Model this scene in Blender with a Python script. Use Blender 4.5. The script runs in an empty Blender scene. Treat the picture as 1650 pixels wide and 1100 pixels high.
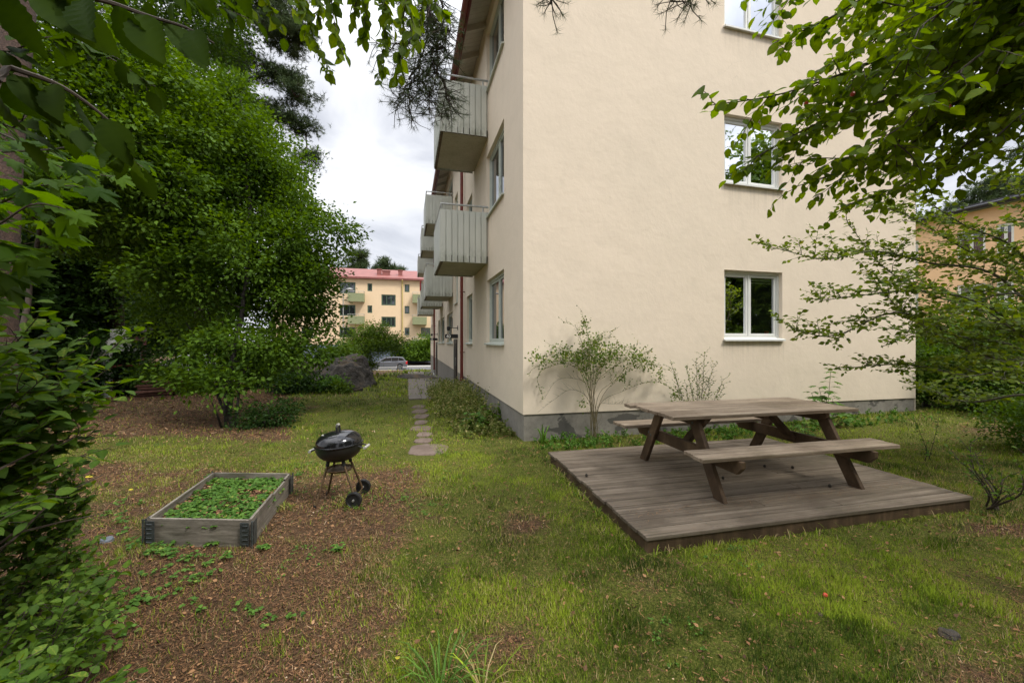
import bpy, bmesh, math, random
import numpy as np
from mathutils import Vector, Matrix, Euler, noise as mnoise
R = math.radians
sc = bpy.context.scene
col = sc.collection
# ---------------------------------------------------------------- measuring
F = 640.0; AY = R(14.71); CA, SA = math.cos(AY), math.sin(AY); H = 1.6
def C(px, py, Z):
    """point seen at (px,py) of the photograph at a distance of Z metres in front of the camera"""
    x = (px-825)/F*Z; z = H+(547-py)/F*Z
    return Vector((CA*x+SA*Z, -SA*x+CA*Z, z))
def W(x, Z, z=0.0):
    return Vector((CA*x+SA*Z, -SA*x+CA*Z, z))
def onY(px, py, Y):
    t = (px-825)/F; Z = Y/(CA-SA*t); return C(px, py, Z)
def onX(px, py, X):
    t = (px-825)/F; Z = X/(CA*t+SA); return C(px, py, Z)
def onG(px, py, z=0.0):
    return C(px, py, (H-z)*F/(py-547))
def sstep(a, b, x):
    t = np.clip((x-a)/(b-a), 0, 1); return t*t*(3-2*t)
# cheap vectorised value noise
_rs = np.random.RandomState(5); _perm = _rs.rand(256, 256)
def vnoise(x, y, s=1.0):
    x = np.asarray(x, float)*s+1000.3; y = np.asarray(y, float)*s+1000.7
    xi = np.floor(x).astype(int); yi = np.floor(y).astype(int); fx = x-xi; fy = y-yi
    fx = fx*fx*(3-2*fx); fy = fy*fy*(3-2*fy)
    g = lambda a, b: _perm[a % 256, b % 256]
    return (g(xi, yi)*(1-fx)+g(xi+1, yi)*fx)*(1-fy)+(g(xi, yi+1)*(1-fx)+g(xi+1, yi+1)*fx)*fy
def fbm(x, y, s=1.0, o=4):
    v = 0; a = .5; t = 0
    for i in range(o):
        v = v+a*vnoise(x+i*17.3, y-i*9.1, s); t += a; a *= .5; s *= 2
    return v/t
def gz(X, Y):
    """height of the ground"""
    X = np.asarray(X, float); Y = np.asarray(Y, float)
    z = -0.042*np.clip(Y-10, 0, 21.8) - 0.062*np.clip(Y-31.8, 0, 16.2)
    z = z + 0.02*np.clip(Y-53, 0, 6)
    z = z + .10*sstep(5.5, 9.5, X)*sstep(3, 6, Y)
    z = z + .35*np.exp(-((X+3.4)**2/9+(Y-17.5)**2/14))        # the knoll by the rock
    z = z + .25*sstep(-9, -22, X)*sstep(30, 8, Y)
    return z
def gzz(X, Y): return float(gz(X, Y))
# ---------------------------------------------------------------- objects
def tag(o, label=None, cat=None, group=None, kind=None):
    if label: o['label'] = label
    if cat: o['category'] = cat
    if group: o['group'] = group
    if kind: o['kind'] = kind
    return o
def thing(name, label, cat, loc=(0, 0, 0), group=None, rot=0):
    o = bpy.data.objects.new(name, None); col.objects.link(o)
    o.location = loc; o.rotation_euler = (0, 0, rot); o.empty_display_size = .2
    return tag(o, label, cat, group)
def link(name, me, mat, parent=None, local=False):
    o = bpy.data.objects.new(name, me); col.objects.link(o)
    if mat:
        me.materials.append(mat)
    if parent:
        o.parent = parent
        if not local and parent.type == 'EMPTY':
            o.location = -Vector(parent.location)
    return o
def copy_tree(o, parent=None):
    c = o.copy(); col.objects.link(c); c.parent = parent
    for ch in [k for k in bpy.data.objects if k.parent == o]:
        copy_tree(ch, c)
    return c
class MB:
    """collects simple shapes, then links them as ONE mesh"""
    def __init__(s): s.v = []; s.f = []; s.t = []; s.rng = random.Random(7)
    def _add(s, vs, fs, t=None):
        b = len(s.v); s.v += [tuple(v) for v in vs]; s.f += [tuple(b+i for i in f) for f in fs]
        t = s.rng.random() if t is None else t
        s.t += [t]*len(vs); return s
    def box(s, a, b, t=None):
        x0, x1 = sorted((a[0], b[0])); y0, y1 = sorted((a[1], b[1])); z0, z1 = sorted((a[2], b[2]))
        return s._add([(x0,y0,z0),(x1,y0,z0),(x1,y1,z0),(x0,y1,z0),(x0,y0,z1),(x1,y0,z1),(x1,y1,z1),(x0,y1,z1)],
                      [(0,3,2,1),(4,5,6,7),(0,1,5,4),(1,2,6,5),(2,3,7,6),(3,0,4,7)], t)
    def beam(s, p0, p1, w, h, up=(0, 0, 1), t=None):
        """bar from p0 to p1, w across, h along up"""
        p0 = Vector(p0); p1 = Vector(p1); d = (p1-p0).normalized(); u = Vector(up)
        a = d.cross(u).normalized(); u = a.cross(d).normalized()
        vs = []
        for p in (p0, p1):
            for i, j in ((-1,-1),(1,-1),(1,1),(-1,1)): vs.append(p+a*(i*w/2)+u*(j*h/2))
        return s._add(vs, [(3,2,1,0),(4,5,6,7),(0,1,5,4),(1,2,6,5),(2,3,7,6),(3,0,4,7)], t)
    def tube(s, pts, r, k=8, cap=True, t=None):
        pts = [Vector(p) for p in pts]; n = len(pts)
        rr = [r]*n if isinstance(r, (int, float)) else list(r)
        ref = Vector((0.13, 0.31, 0.94)).normalized(); vs = []
        for i, p in enumerate(pts):
            d = (pts[min(i+1, n-1)]-pts[max(i-1, 0)])
            if d.length < 1e-9: d = Vector((0, 0, 1))
            d.normalize()
            if abs(d.dot(ref)) > .97: ref = Vector((.9, .2, .1)).normalized()
            a = d.cross(ref).normalized(); b = d.cross(a)
            ref = b.cross(d).normalized() if False else ref
            for j in range(k):
                q = 2*math.pi*j/k; vs.append(p+(a*math.cos(q)+b*math.sin(q))*rr[i])
        fs = []
        for i in range(n-1):
            for j in range(k):
                fs.append((i*k+j, (i+1)*k+j, (i+1)*k+(j+1) % k, i*k+(j+1) % k))
        if cap:
            fs.append(tuple(range(k))); fs.append(tuple((n-1)*k+j for j in reversed(range(k))))
        return s._add(vs, fs, t)
    def lathe(s, prof, c=(0, 0, 0), k=32, axis='z', t=None):
        vs = []; c = Vector(c)
        for r, h in prof:
            for j in range(k):
                q = 2*math.pi*j/k; x, y = r*math.cos(q), r*math.sin(q)
                vs.append(c+(Vector((x, y, h)) if axis == 'z' else Vector((x, h, y)) if axis == 'y' else Vector((h, x, y))))
        fs = []
        for i in range(len(prof)-1):
            for j in range(k):
                fs.append((i*k+j, i*k+(j+1) % k, (i+1)*k+(j+1) % k, (i+1)*k+j))
        return s._add(vs, fs, t)
    def prism(s, poly, d, t=None):
        n = len(poly); d = Vector(d); P = [Vector(p) for p in poly]
        return s._add(P+[p+d for p in P], [tuple(reversed(range(n))), tuple(range(n, 2*n))]+[(i, (i+1) % n, n+(i+1) % n, n+i) for i in range(n)], t)
    def quad(s, *p, t=None): return s._add(p, [tuple(range(len(p)))], t)
    def build(s, name, mat, parent=None, local=False, bevel=0, smooth=False, seg=1):
        me = bpy.data.meshes.new(name); me.from_pydata(s.v, [], s.f)
        at = me.attributes.new('tint', 'FLOAT', 'POINT'); at.data.foreach_set('value', s.t)
        bm = bmesh.new(); bm.from_mesh(me); bmesh.ops.recalc_face_normals(bm, faces=bm.faces); bm.to_mesh(me); bm.free()
        if smooth:
            for p in me.polygons: p.use_smooth = True
        me.update()
        o = link(name, me, mat, parent, local)
        if bevel:
            m = o.modifiers.new('bevel', 'BEVEL'); m.width = bevel; m.segments = seg; m.limit_method = 'ANGLE'; m.angle_limit = R(40)
        if smooth:
            try:
                me.set_sharp_from_angle(angle=R(40))
            except Exception: pass
        return o
# ---------------------------------------------------------------- big vectorised meshes
class Mass:
    def __init__(s): s.V = []; s.L = []; s.S = []; s.T = []; s.n = 0; s.c = []
    def add(s, tpl, P, X, Y, N, S, tint):
        tv, tf = tpl[:2]; tv = np.asarray(tv, float); M = len(P)
        if M == 0: return s
        S = np.broadcast_to(np.asarray(S, float).reshape(-1, 1) if np.ndim(S) else np.full((M, 1), S), (M, 1))
        V = P[:, None, :]+S[:, :, None]*(tv[None, :, 0, None]*X[:, None, :]+tv[None, :, 1, None]*Y[:, None, :]+tv[None, :, 2, None]*N[:, None, :])
        k = len(tv)
        s.V.append(V.reshape(-1, 3))
        fl = np.concatenate([np.array(f) for f in tf]); sz = np.array([len(f) for f in tf])
        s.L.append((fl[None, :]+s.n+(np.arange(M)*k)[:, None]).ravel()); s.S.append(np.tile(sz, M))
        tt = np.asarray(tpl[2]) if len(tpl) > 2 else np.zeros(k)
        s.T.append(np.clip(np.repeat(np.broadcast_to(tint, (M,)), k)+np.tile(tt, M), 0, 1)); s.n += M*k
        return s
    def build(s, name, mat, parent=None, local=False, smooth=False):
        V = np.concatenate(s.V); L = np.concatenate(s.L).astype(np.int32); S = np.concatenate(s.S); T = np.concatenate(s.T)
        if parent is not None and parent.type == 'EMPTY' and not local:
            V = V-np.array(parent.location)
        me = bpy.data.meshes.new(name)
        me.vertices.add(len(V)); me.vertices.foreach_set('co', V.astype(np.float32).ravel())
        me.loops.add(len(L)); me.loops.foreach_set('vertex_index', L)
        me.polygons.add(len(S)); st = np.concatenate([[0], np.cumsum(S)[:-1]]).astype(np.int32)
        me.polygons.foreach_set('loop_start', st)
        if smooth: me.polygons.foreach_set('use_smooth', np.ones(len(S), bool))
        at = me.attributes.new('tint', 'FLOAT', 'POINT'); at.data.foreach_set('value', T.astype(np.float32))
        me.update(calc_edges=True)
        return link(name, me, mat, parent, True)
def unit(a): return a/np.maximum(np.linalg.norm(a, axis=-1, keepdims=True), 1e-9)
def frames(axis, normal):
    Y = unit(axis); X = unit(np.cross(Y, normal)); N = np.cross(X, Y); return X, Y, N
LEAF_S = ([(0,0,0),(.30,.45,.07),(0,1,-.02),(-.30,.45,.07)], [(0,1,2),(0,2,3)])
LEAF_M = ([(0,0,0),(.26,.22,.06),(.31,.52,.07),(0,1.02,-.08),(-.31,.52,.07),(-.26,.22,.06),(0,.5,0)], [(0,1,2,6),(6,2,3),(6,3,4),(0,6,4,5)])
def leaf_fine(w=.33, n=9, tip=1.6, serr=.012):
    v = []; f = []
    for i in range(n+1):
        t = i/n; h = w*(math.sin(math.pi*t**.82)**.9)*(1-.18*t) if 0 < t < 1 else 0
        h = max(h, 0); z = -.16*t*t
        s_ = serr*(1 if i % 2 else -1)
        pz = .016*(-1)**i if n > 12 else 0
        v += [(-(h+s_ if 0 < t < 1 else 0), t+.05*h, z+.22*h+pz), (0, t+.0001, z), ((h+s_ if 0 < t < 1 else 0), t+.05*h, z+.22*h-pz)]
    for i in range(n):
        a = 3*i; f += [(a, a+1, a+4, a+3), (a+1, a+2, a+5, a+4)]
    return v, f, [x for i in range(n+1) for x in (.10*(-1)**i, .22, .10*(-1)**i)]
LEAF_F = leaf_fine(.33, 16, serr=.007)
LEAF_G = leaf_fine(.36, 7)
def leaf_maple():
    pol = [(0,0),(.16,-.06),(.40,.02),(.36,.10),(.60,.22),(.46,.28),(.72,.56),(.52,.52),(.50,.62),(.24,.46),(.26,.74),(.15,.74),(0,1.08)]
    out = pol+[(-x, y) for x, y in reversed(pol[1:-1])]
    v = [(x, y, -.22*(x*x+(y-.3)**2)+.05*math.sin(9*x)) for x, y in out]+[(0,.28,.05)]
    n = len(out); return v, [(i, (i+1) % n, n) for i in range(n)]
LEAF_MP = leaf_maple()
def leaf_far(): # a loose spray of three leaflets for far crowns
    v = []; f = []
    for a, o in ((0, 0), (1.9, .1), (-2.1, .05)):
        b = len(v); c, s_ = math.cos(a), math.sin(a)
        for x, y, z in LEAF_S[0]:
            v.append((c*x-s_*y, s_*x+c*y+o, z+.1*o))
        f += [(b, b+1, b+2), (b, b+2, b+3)]
    return v, f
LEAF_3 = leaf_far()
def needle_tuft(n=16, w=.03, spread=1.0, seed=3):
    r = random.Random(seed); v = []; f = []
    for i in range(n):
        a = r.uniform(0, 2*math.pi); el = r.uniform(-.25, 1.35)*spread
        d = Vector((math.cos(a)*math.cos(el), math.sin(el), math.sin(a)*math.cos(el)))
        l = r.uniform(.75, 1.05); q = d.cross(Vector((r.random(), r.random(), r.random()))).normalized()*w*.5
        o = Vector((0, r.uniform(-.5, .2), 0)); b = len(v)
        v += [tuple(o+q), tuple(o-q), tuple(o+d*l)]
        f.append((b, b+1, b+2))
    return v, f
TUFT = needle_tuft(20, .05); TUFT_FINE = needle_tuft(30, .026, 1.0, 5)
BLADE = ([(-.04,0,0),(.04,0,0),(.03,.55,.10),(-.03,.55,.10),(0,1,.42)], [(0,1,2,3),(3,2,4)])
BLADE2 = ([(-.03,0,0),(.03,0,0),(.028,.45,.03),(-.028,.45,.03),(.02,.8,.2),(-.02,.8,.2),(0,.92,.55)], [(0,1,2,3),(3,2,4,5),(5,4,6)])
CHIP = ([(-.5,0,0),(.5,.1,0.03),(.45,1,.08),(-.4,.9,0)], [(0,1,2,3)])
NEED = ([(-.035,0,0),(.035,0,0),(.03,1,.12),(-.03,1,.12)], [(0,1,2,3)])
# ---------------------------------------------------------------- materials
def new_mat(name):
    m = bpy.data.materials.new(name); m.use_nodes = True; nt = m.node_tree
    b = nt.nodes['Principled BSDF']; return m, nt, b
class NT:
    def __init__(s, nt): s.nt = nt; s.n = nt.nodes; s.l = nt.links
    def new(s, t, **k):
        o = s.n.new(t)
        for a, v in k.items():
            if a == 'ins':
                for i, x in v.items():
                    if hasattr(x, 'links') or isinstance(x, bpy.types.NodeSocket): s.l.new(x, o.inputs[i])
                    else: o.inputs[i].default_value = x
            else: setattr(o, a, v)
        return o
    def noise(s, vec, scale, detail=5, rough=.55, dist=0):
        return s.new('ShaderNodeTexNoise', ins={'Vector': vec, 'Scale': scale, 'Detail': detail, 'Roughness': rough, 'Distortion': dist}).outputs['Fac']
    def ramp(s, fac, stops, interp='LINEAR'):
        r = s.new('ShaderNodeValToRGB', ins={'Fac': fac}); e = r.color_ramp.elements; r.color_ramp.interpolation = interp
        while len(e) < len(stops): e.new(.5)
        for i, (p, c) in enumerate(stops):
            e[i].position = p; e[i].color = (c, c, c, 1) if isinstance(c, (int, float)) else (*c, 1)
        return r.outputs['Color']
    def mix(s, fac, a, b, mode='MIX'):
        m = s.new('ShaderNodeMix', data_type='RGBA', blend_type=mode)
        for i, x in ((0, fac), (6, a), (7, b)):
            if isinstance(x, bpy.types.NodeSocket): s.l.new(x, m.inputs[i])
            else: m.inputs[i].default_value = x if i == 0 else ((*x, 1) if len(x) == 3 else x)
        return m.outputs[2]
    def math(s, op, a, b=0, clamp=False):
        m = s.new('ShaderNodeMath', operation=op, use_clamp=clamp)
        for i, x in ((0, a), (1, b)):
            if isinstance(x, bpy.types.NodeSocket): s.l.new(x, m.inputs[i])
            else: m.inputs[i].default_value = x
        return m.outputs[0]
    def coord(s, kind='Object', scale=(1, 1, 1), loc=(0, 0, 0)):
        t = s.new('ShaderNodeTexCoord'); m = s.new('ShaderNodeMapping', ins={'Vector': t.outputs[kind], 'Scale': scale, 'Location': loc})
        return m.outputs['Vector']
    def geo(s, scale=(1, 1, 1)):
        g = s.new('ShaderNodeNewGeometry'); m = s.new('ShaderNodeMapping', ins={'Vector': g.outputs['Position'], 'Scale': scale})
        return m.outputs['Vector']
    def attr(s, name='tint'): return s.new('ShaderNodeAttribute', attribute_name=name).outputs['Fac']
    def bump(s, h, strength=.3, dist=.01):
        return s.new('ShaderNodeBump', ins={'Height': h, 'Strength': strength, 'Distance': dist}).outputs['Normal']
def plain(name, c, rough=.6, metal=0, var=.12, scale=6, bump=0, coat=0, spec=.5):
    m, nt, b = new_mat(name); t = NT(nt)
    n = t.noise(t.coord(), scale, 6, .6)
    d = tuple(x*(1-var) for x in c); e = tuple(min(1, x*(1+var)) for x in c)
    nt.links.new(t.ramp(n, [(.3, d), (.7, e)]), b.inputs['Base Color'])
    b.inputs['Roughness'].default_value = rough; b.inputs['Metallic'].default_value = metal
    b.inputs['Coat Weight'].default_value = coat; b.inputs['Specular IOR Level'].default_value = spec
    if bump: nt.links.new(t.bump(t.noise(t.coord(), scale*8, 4), bump, .004), b.inputs['Normal'])
    return m
def leafmat(name, dark, light, yellow=None, rough=.45, trans=.35, yfrac=.03, spec=.14):
    rough = max(rough, .55)
    m, nt, b = new_mat(name); t = NT(nt)
    a = t.attr()
    stops = [(0, dark), (.55, tuple((x+y)/2 for x, y in zip(dark, light))), (1-yfrac, light)]
    if yellow: stops.append((1, yellow))
    c = t.ramp(a, stops)
    n = t.noise(t.geo(), 1.3, 2)
    c = t.mix(t.ramp(n, [(.35, 0.0), (.65, .35)]), c, light)
    nt.links.new(c, b.inputs['Base Color']); b.inputs['Roughness'].default_value = rough
    b.inputs['Specular IOR Level'].default_value = spec
    tr = t.new('ShaderNodeBsdfTranslucent')
    hs = t.new('ShaderNodeHueSaturation', ins={'Color': c, 'Hue': .485, 'Saturation': 1.15, 'Value': 1.5})
    nt.links.new(hs.outputs['Color'], tr.inputs['Color'])
    mx = t.new('ShaderNodeMixShader', ins={0: trans, 1: b.outputs[0], 2: tr.outputs[0]})
    nt.links.new(mx.outputs[0], nt.nodes['Material Output'].inputs['Surface'])
    return m
def woodmat(name, c1, c2, c3, sc_=(1.2, 30, 30), rough=.75, bump=.35, wet=.0, lines=None):
    m, nt, b = new_mat(name); t = NT(nt)
    v = t.coord('Object', sc_); a = t.attr()
    off = t.new('ShaderNodeVectorMath', operation='ADD'); cmb = t.new('ShaderNodeCombineXYZ', ins={'X': t.math('MULTIPLY', a, 37.0), 'Y': t.math('MULTIPLY', a, 91.0), 'Z': 0.0})
    nt.links.new(v, off.inputs[0]); nt.links.new(cmb.outputs[0], off.inputs[1]); v2 = off.outputs[0]
    g = t.noise(v2, 1.0, 7, .62, .25)
    c = t.ramp(g, [(.28, c1), (.5, c2), (.72, c3)])
    big = t.noise(t.coord('Object', (1.1, 2.2, 2.2)), 1.6, 6, .65)
    c = t.mix(t.ramp(big, [(.46, 0.0), (.64, .70)]), c, c1)
    alg = t.noise(t.coord('Object', (.9, 1.6, 1.6), (7, 3, 1)), 1.3, 6, .65)
    c = t.mix(t.ramp(alg, [(.54, 0.0), (.72, .45)]), c, (c1[0]*.9, c1[1]*1.15, c1[2]*.7))
    c = t.mix(t.math('MULTIPLY', t.math('ABSOLUTE', t.math('SUBTRACT', a, .5)), .55), c, c1)
    fine = t.noise(t.coord('Object', (6, 60, 60)), 2.5, 3, .7)
    c = t.mix(t.ramp(fine, [(.58, 0.0), (.7, .55)]), c, tuple(x*.45 for x in c1))
    nt.links.new(c, b.inputs['Base Color']); b.inputs['Roughness'].default_value = rough
    b.inputs['Specular IOR Level'].default_value = .3
    nt.links.new(t.bump(t.math('ADD', g, t.math('MULTIPLY', fine, .5)), bump, .004), b.inputs['Normal'])
    return m
def plaster(name, base, dark, warm):
    m, nt, b = new_mat(name); t = NT(nt)
    p = t.geo(); n1 = t.noise(p, .55, 5, .6); n2 = t.noise(p, 2.3, 6, .62, .6); n3 = t.noise(t.geo((3, 3, .5)), 1.6, 5, .6)
    c = t.ramp(n1, [(.3, base), (.7, warm)])
    c = t.mix(t.ramp(n2, [(.46, 0.0), (.80, .22)]), c, dark)
    c = t.mix(t.ramp(n3, [(.60, 0.0), (.80, .14)]), c, dark)
    # blotchy darker tone towards the ground, fading out with height
    z = t.new('ShaderNodeSeparateXYZ', ins={0: p}).outputs['Z']
    gr = t.math('MULTIPLY', t.ramp(t.math('MULTIPLY', z, .5), [(.2, 1.0), (.75, 0.0)]), t.ramp(t.noise(p, 1.1, 6, .65), [(.35, .1), (.7, .5)]))
    c = t.mix(gr, c, dark)
    # rain streaks washed down from the window sills
    sx = t.new('ShaderNodeSeparateXYZ', ins={0: p}); X_ = sx.outputs['X']; Y_ = sx.outputs['Y']
    fz = t.math('FRACT', t.math('DIVIDE', t.math('SUBTRACT', 1.58, z), 2.82))
    inx = t.math('MULTIPLY', t.math('GREATER_THAN', X_, 5.49), t.math('LESS_THAN', X_, 6.88)); iny = t.math('MULTIPLY', t.math('GREATER_THAN', Y_, 7.1), t.math('LESS_THAN', Y_, 9.0))
    st = t.math('MULTIPLY', t.ramp(fz, [(0, .34), (.08, .15), (.2, 0.0)]), t.ramp(t.noise(t.geo((22, 22, .8)), 1.0, 4, .6), [(.42, 0.05), (.62, 1.0)]))
    c = t.mix(t.math('MULTIPLY', st, t.math('MAXIMUM', inx, iny)), c, tuple(x*.7 for x in dark))
    # hairline cracks and chips
    vo = t.new('ShaderNodeTexVoronoi', feature='DISTANCE_TO_EDGE', ins={'Vector': t.new('ShaderNodeVectorMath', operation='ADD', ins={0: p, 1: t.new('ShaderNodeTexNoise', ins={'Vector': p, 'Scale': 1.2, 'Detail': 4.0}).outputs['Color']}).outputs[0], 'Scale': .45})
    ck = t.math('MULTIPLY', t.ramp(vo.outputs['Distance'], [(0.0, 1.0), (.004, 0.0)]), t.ramp(t.noise(p, .8, 3), [(.55, 0.0), (.7, .22)]))
    c = t.mix(ck, c, tuple(x*.55 for x in dark))
    nt.links.new(c, b.inputs['Base Color']); b.inputs['Roughness'].default_value = .9; b.inputs['Specular IOR Level'].default_value = .2
    h = t.math('ADD', t.noise(p, 14, 6, .6), t.math('MULTIPLY', t.noise(p, 1.8, 3), 3.0))
    nt.links.new(t.bump(h, .30, .012), b.inputs['Normal'])
    return m
def concrete(name, c1, c2, patch=None):
    m, nt, b = new_mat(name); t = NT(nt); p = t.geo()
    n = t.noise(p, 3.2, 7, .65, .3)
    c = t.ramp(n, [(.3, c1), (.7, c2)])
    c = t.mix(t.ramp(t.noise(p, 22, 4), [(.5, 0.0), (.75, .4)]), c, tuple(x*.55 for x in c1))
    if patch:
        pn = t.noise(t.geo((1.0, 1.0, 1.7)), 1.35, 5, .55)
        c = t.mix(t.ramp(pn, [(.545, 0.0), (.56, .9)]), c, patch)
    nt.links.new(c, b.inputs['Base Color']); b.inputs['Roughness'].default_value = .92; b.inputs['Specular IOR Level'].default_value = .2
    nt.links.new(t.bump(n, .5, .015), b.inputs['Normal'])
    return m
def bark(name, c1, c2, scl=7, stretch=.28):
    m, nt, b = new_mat(name); t = NT(nt); p = t.geo((1, 1, stretch))
    wn = t.new('ShaderNodeTexNoise', ins={'Vector': p, 'Scale': scl*1.1, 'Detail': 5.0})
    p = t.new('ShaderNodeVectorMath', operation='MULTIPLY_ADD', ins={0: wn.outputs['Color'], 1: (.22, .22, .22), 2: p}).outputs[0]
    vo = t.new('ShaderNodeTexVoronoi', feature='DISTANCE_TO_EDGE', ins={'Vector': p, 'Scale': scl*2.2})
    n = t.noise(p, scl*1.5, 6, .65)
    c = t.mix(t.ramp(vo.outputs['Distance'], [(0, .75), (.09, 0.0)]), t.ramp(n, [(.3, c1), (.7, c2)]), tuple(x*.55 for x in c1))
    nt.links.new(c, b.inputs['Base Color']); b.inputs['Roughness'].default_value = .9
    nt.links.new(t.bump(t.math('ADD', n, vo.outputs['Distance']), .8, .02), b.inputs['Normal'])
    return m
def glassmat(name, refl=.25, tint=(.02, .025, .03), clear=.0):
    m, nt, b = new_mat(name); t = NT(nt)
    gl = t.new('ShaderNodeBsdfGlossy', ins={'Color': (.93, .96, 1, 1), 'Roughness': .015})
    lw = t.new('ShaderNodeLayerWeight', ins={'Blend': refl})
    wob = t.bump(t.noise(t.coord(), 1.6, 2), .04, .02); nt.links.new(wob, gl.inputs['Normal'])
    df = t.new('ShaderNodeBsdfDiffuse', ins={'Color': (*tint, 1)})
    base = df.outputs[0]
    if clear:
        tp = t.new('ShaderNodeBsdfTransparent', ins={'Color': (.85, .9, .88, 1)})
        base = t.new('ShaderNodeMixShader', ins={0: clear, 1: df.outputs[0], 2: tp.outputs[0]}).outputs[0]
    fac = t.math('ADD', t.math('MULTIPLY', lw.outputs['Fresnel'], 1.0), .24 if clear else .10, True)
    mx = t.new('ShaderNodeMixShader', ins={0: fac, 1: base, 2: gl.outputs[0]})
    nt.links.new(mx.outputs[0], nt.nodes['Material Output'].inputs['Surface'])
    return m
M = {}
M['wall'] = plaster('cream_plaster', (.765, .655, .515), (.55, .475, .37), (.80, .68, .535))
M['peach'] = plaster('peach_plaster', (.76, .575, .37), (.58, .44, .29), (.81, .61, .40))
M['orange'] = plaster('orange_plaster', (.80, .52, .30), (.6, .40, .24), (.84, .56, .33))
M['plinth'] = concrete('plinth_concrete', (.17, .155, .13), (.27, .25, .215), (.085, .08, .07))
M['plinth_side'] = concrete('plinth_render', (.22, .20, .175), (.29, .27, .235))
M['bluegrey'] = concrete('blue_grey_render', (.13, .16, .2), (.2, .24, .28))
M['white'] = plain('white_window_paint', (.72, .72, .68), .45, var=.06, scale=3)
M['greyframe'] = plain('grey_green_window_paint', (.50, .53, .46), .5, var=.08)
M['greenframe'] = plain('dark_green_window_paint', (.06, .10, .06), .5)
M['glass'] = glassmat('dark_reflecting_glass', .32)
M['glass_low'] = glassmat('clear_window_glass', .34, (.02, .025, .02), .9)
M['glass_far'] = glassmat('far_window_glass', .22, (.03, .035, .035))
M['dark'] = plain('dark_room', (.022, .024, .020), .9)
M['clad'] = None
M['slab'] = concrete('balcony_slab_paint', (.40, .37, .28), (.50, .46, .36))
M['metal'] = plain('galvanised_rail', (.42, .42, .39), .45, .6, var=.25, scale=14)
M['red'] = plain('dark_red_metal_paint', (.17, .030, .020), .42, var=.25, scale=4, bump=.1)
M['soffit'] = plain('soffit_boards', (.50, .46, .38), .7, var=.12, scale=5)
M['roofred'] = plain('red_sheet_roof', (.25, .085, .07), .6, var=.2, scale=1.5)
M['roofdark'] = plain('black_sheet_roof', (.03, .03, .035), .45)
M['olive'] = plain('olive_balcony_panel', (.25, .27, .14), .6, var=.12)
M['yellowpipe'] = plain('yellow_downpipe', (.5, .40, .14), .5)
M['black'] = plain('black_sign_enamel', (.012, .012, .014), .35)
M['text'] = plain('white_sign_lettering', (.8, .8, .76), .5, var=.03)
M['door'] = plain('dark_door_wood', (.03, .018, .014), .45)
M['rock'] = None
M['enamel'] = plain('black_kettle_enamel', (.008, .008, .009), .10, var=.3, scale=9, coat=.2, spec=.5)
M['bowl'] = plain('matt_black_bowl', (.014, .013, .012), .4, var=.3, scale=9)
M['rust'] = plain('rusty_steel_leg', (.13, .085, .045), .6, .5, var=.6, scale=22)
M['plastic'] = plain('black_plastic', (.012, .012, .012), .55)
M['handle'] = plain('worn_grey_handle', (.38, .37, .33), .5, var=.35, scale=40)
M['rubber'] = plain('tyre_rubber', (.015, .015, .015), .8)
M['steel'] = plain('galvanised_hinge_steel', (.07, .08, .08), .5, .4, var=.4, scale=30)
M['silver'] = plain('silver_car_paint', (.20, .21, .23), .3, .6, var=.03, coat=.8)
M['whitecar'] = plain('white_car_paint', (.72, .73, .74), .3, 0, var=.03, coat=.8)
M['carglass'] = glassmat('car_glass', .3, (.02, .025, .03))
M['alloy'] = plain('wheel_alloy', (.4, .4, .4), .35, .7)
M['taillight'] = plain('red_tail_light', (.5, .02, .02), .2)
M['headlight'] = plain('clear_headlight', (.7, .7, .7), .15)
M['asphalt'] = concrete('asphalt', (.10, .10, .10), (.17, .17, .165))
M['kerb'] = concrete('kerb_stone', (.36, .35, .32), (.45, .43, .40))
M['whiteconc'] = concrete('white_painted_concrete', (.5, .49, .45), (.66, .65, .6))
M['brick'] = concrete('red_brown_brick', (.17, .05, .035), (.26, .09, .06))
M['deck'] = woodmat('weathered_deck_wood', (.075, .056, .038), (.175, .138, .100), (.30, .247, .188), (.8, 38, 38), .72)
M['tablewood'] = woodmat('weathered_table_wood', (.115, .080, .050), (.29, .225, .158), (.49, .40, .30), (.9, 38, 38), .7)
M['legwood'] = woodmat('brown_stained_wood', (.045, .027, .015), (.10, .062, .034), (.18, .118, .066), (14, 4, 3), .68)
M['bedwood'] = woodmat('grey_weathered_collar_wood', (.095, .082, .062), (.21, .185, .15), (.34, .30, .25), (5, 1.2, 40), .8)
M['plank'] = woodmat('old_reddish_planks', (.07, .028, .018), (.15, .065, .045), (.24, .13, .09), (3, 3, 30), .8)
M['pinebark'] = bark('pine_bark', (.035, .020, .014), (.095, .054, .036), 11, .45)
M['bark'] = bark('grey_bark', (.022, .018, .013), (.065, .052, .038), 12)
M['twig'] = plain('twig_bark', (.055, .040, .028), .85, var=.4, scale=20)
M['twiggrey'] = plain('grey_green_branch', (.10, .095, .06), .85, var=.4, scale=15)
M['roseStem'] = plain('rose_stem', (.15, .12, .06), .8, var=.4, scale=15)
M['leafA'] = leafmat('hedge_tree_leaf', (.018, .050, .006), (.115, .205, .018), (.17, .22, .03))
M['shadedbark'] = bark('shaded_bark', (.010, .008, .006), (.030, .024, .018), 12)  # darker copy of the bark, the crown's shade on the stems put into its colour
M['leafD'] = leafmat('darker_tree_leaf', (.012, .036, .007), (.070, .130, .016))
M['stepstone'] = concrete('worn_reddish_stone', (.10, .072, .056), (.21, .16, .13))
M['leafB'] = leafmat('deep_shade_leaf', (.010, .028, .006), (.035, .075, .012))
M['leafC'] = leafmat('bright_overhead_leaf', (.036, .078, .004), (.13, .205, .012), (.16, .22, .02), .4, .58)
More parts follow.
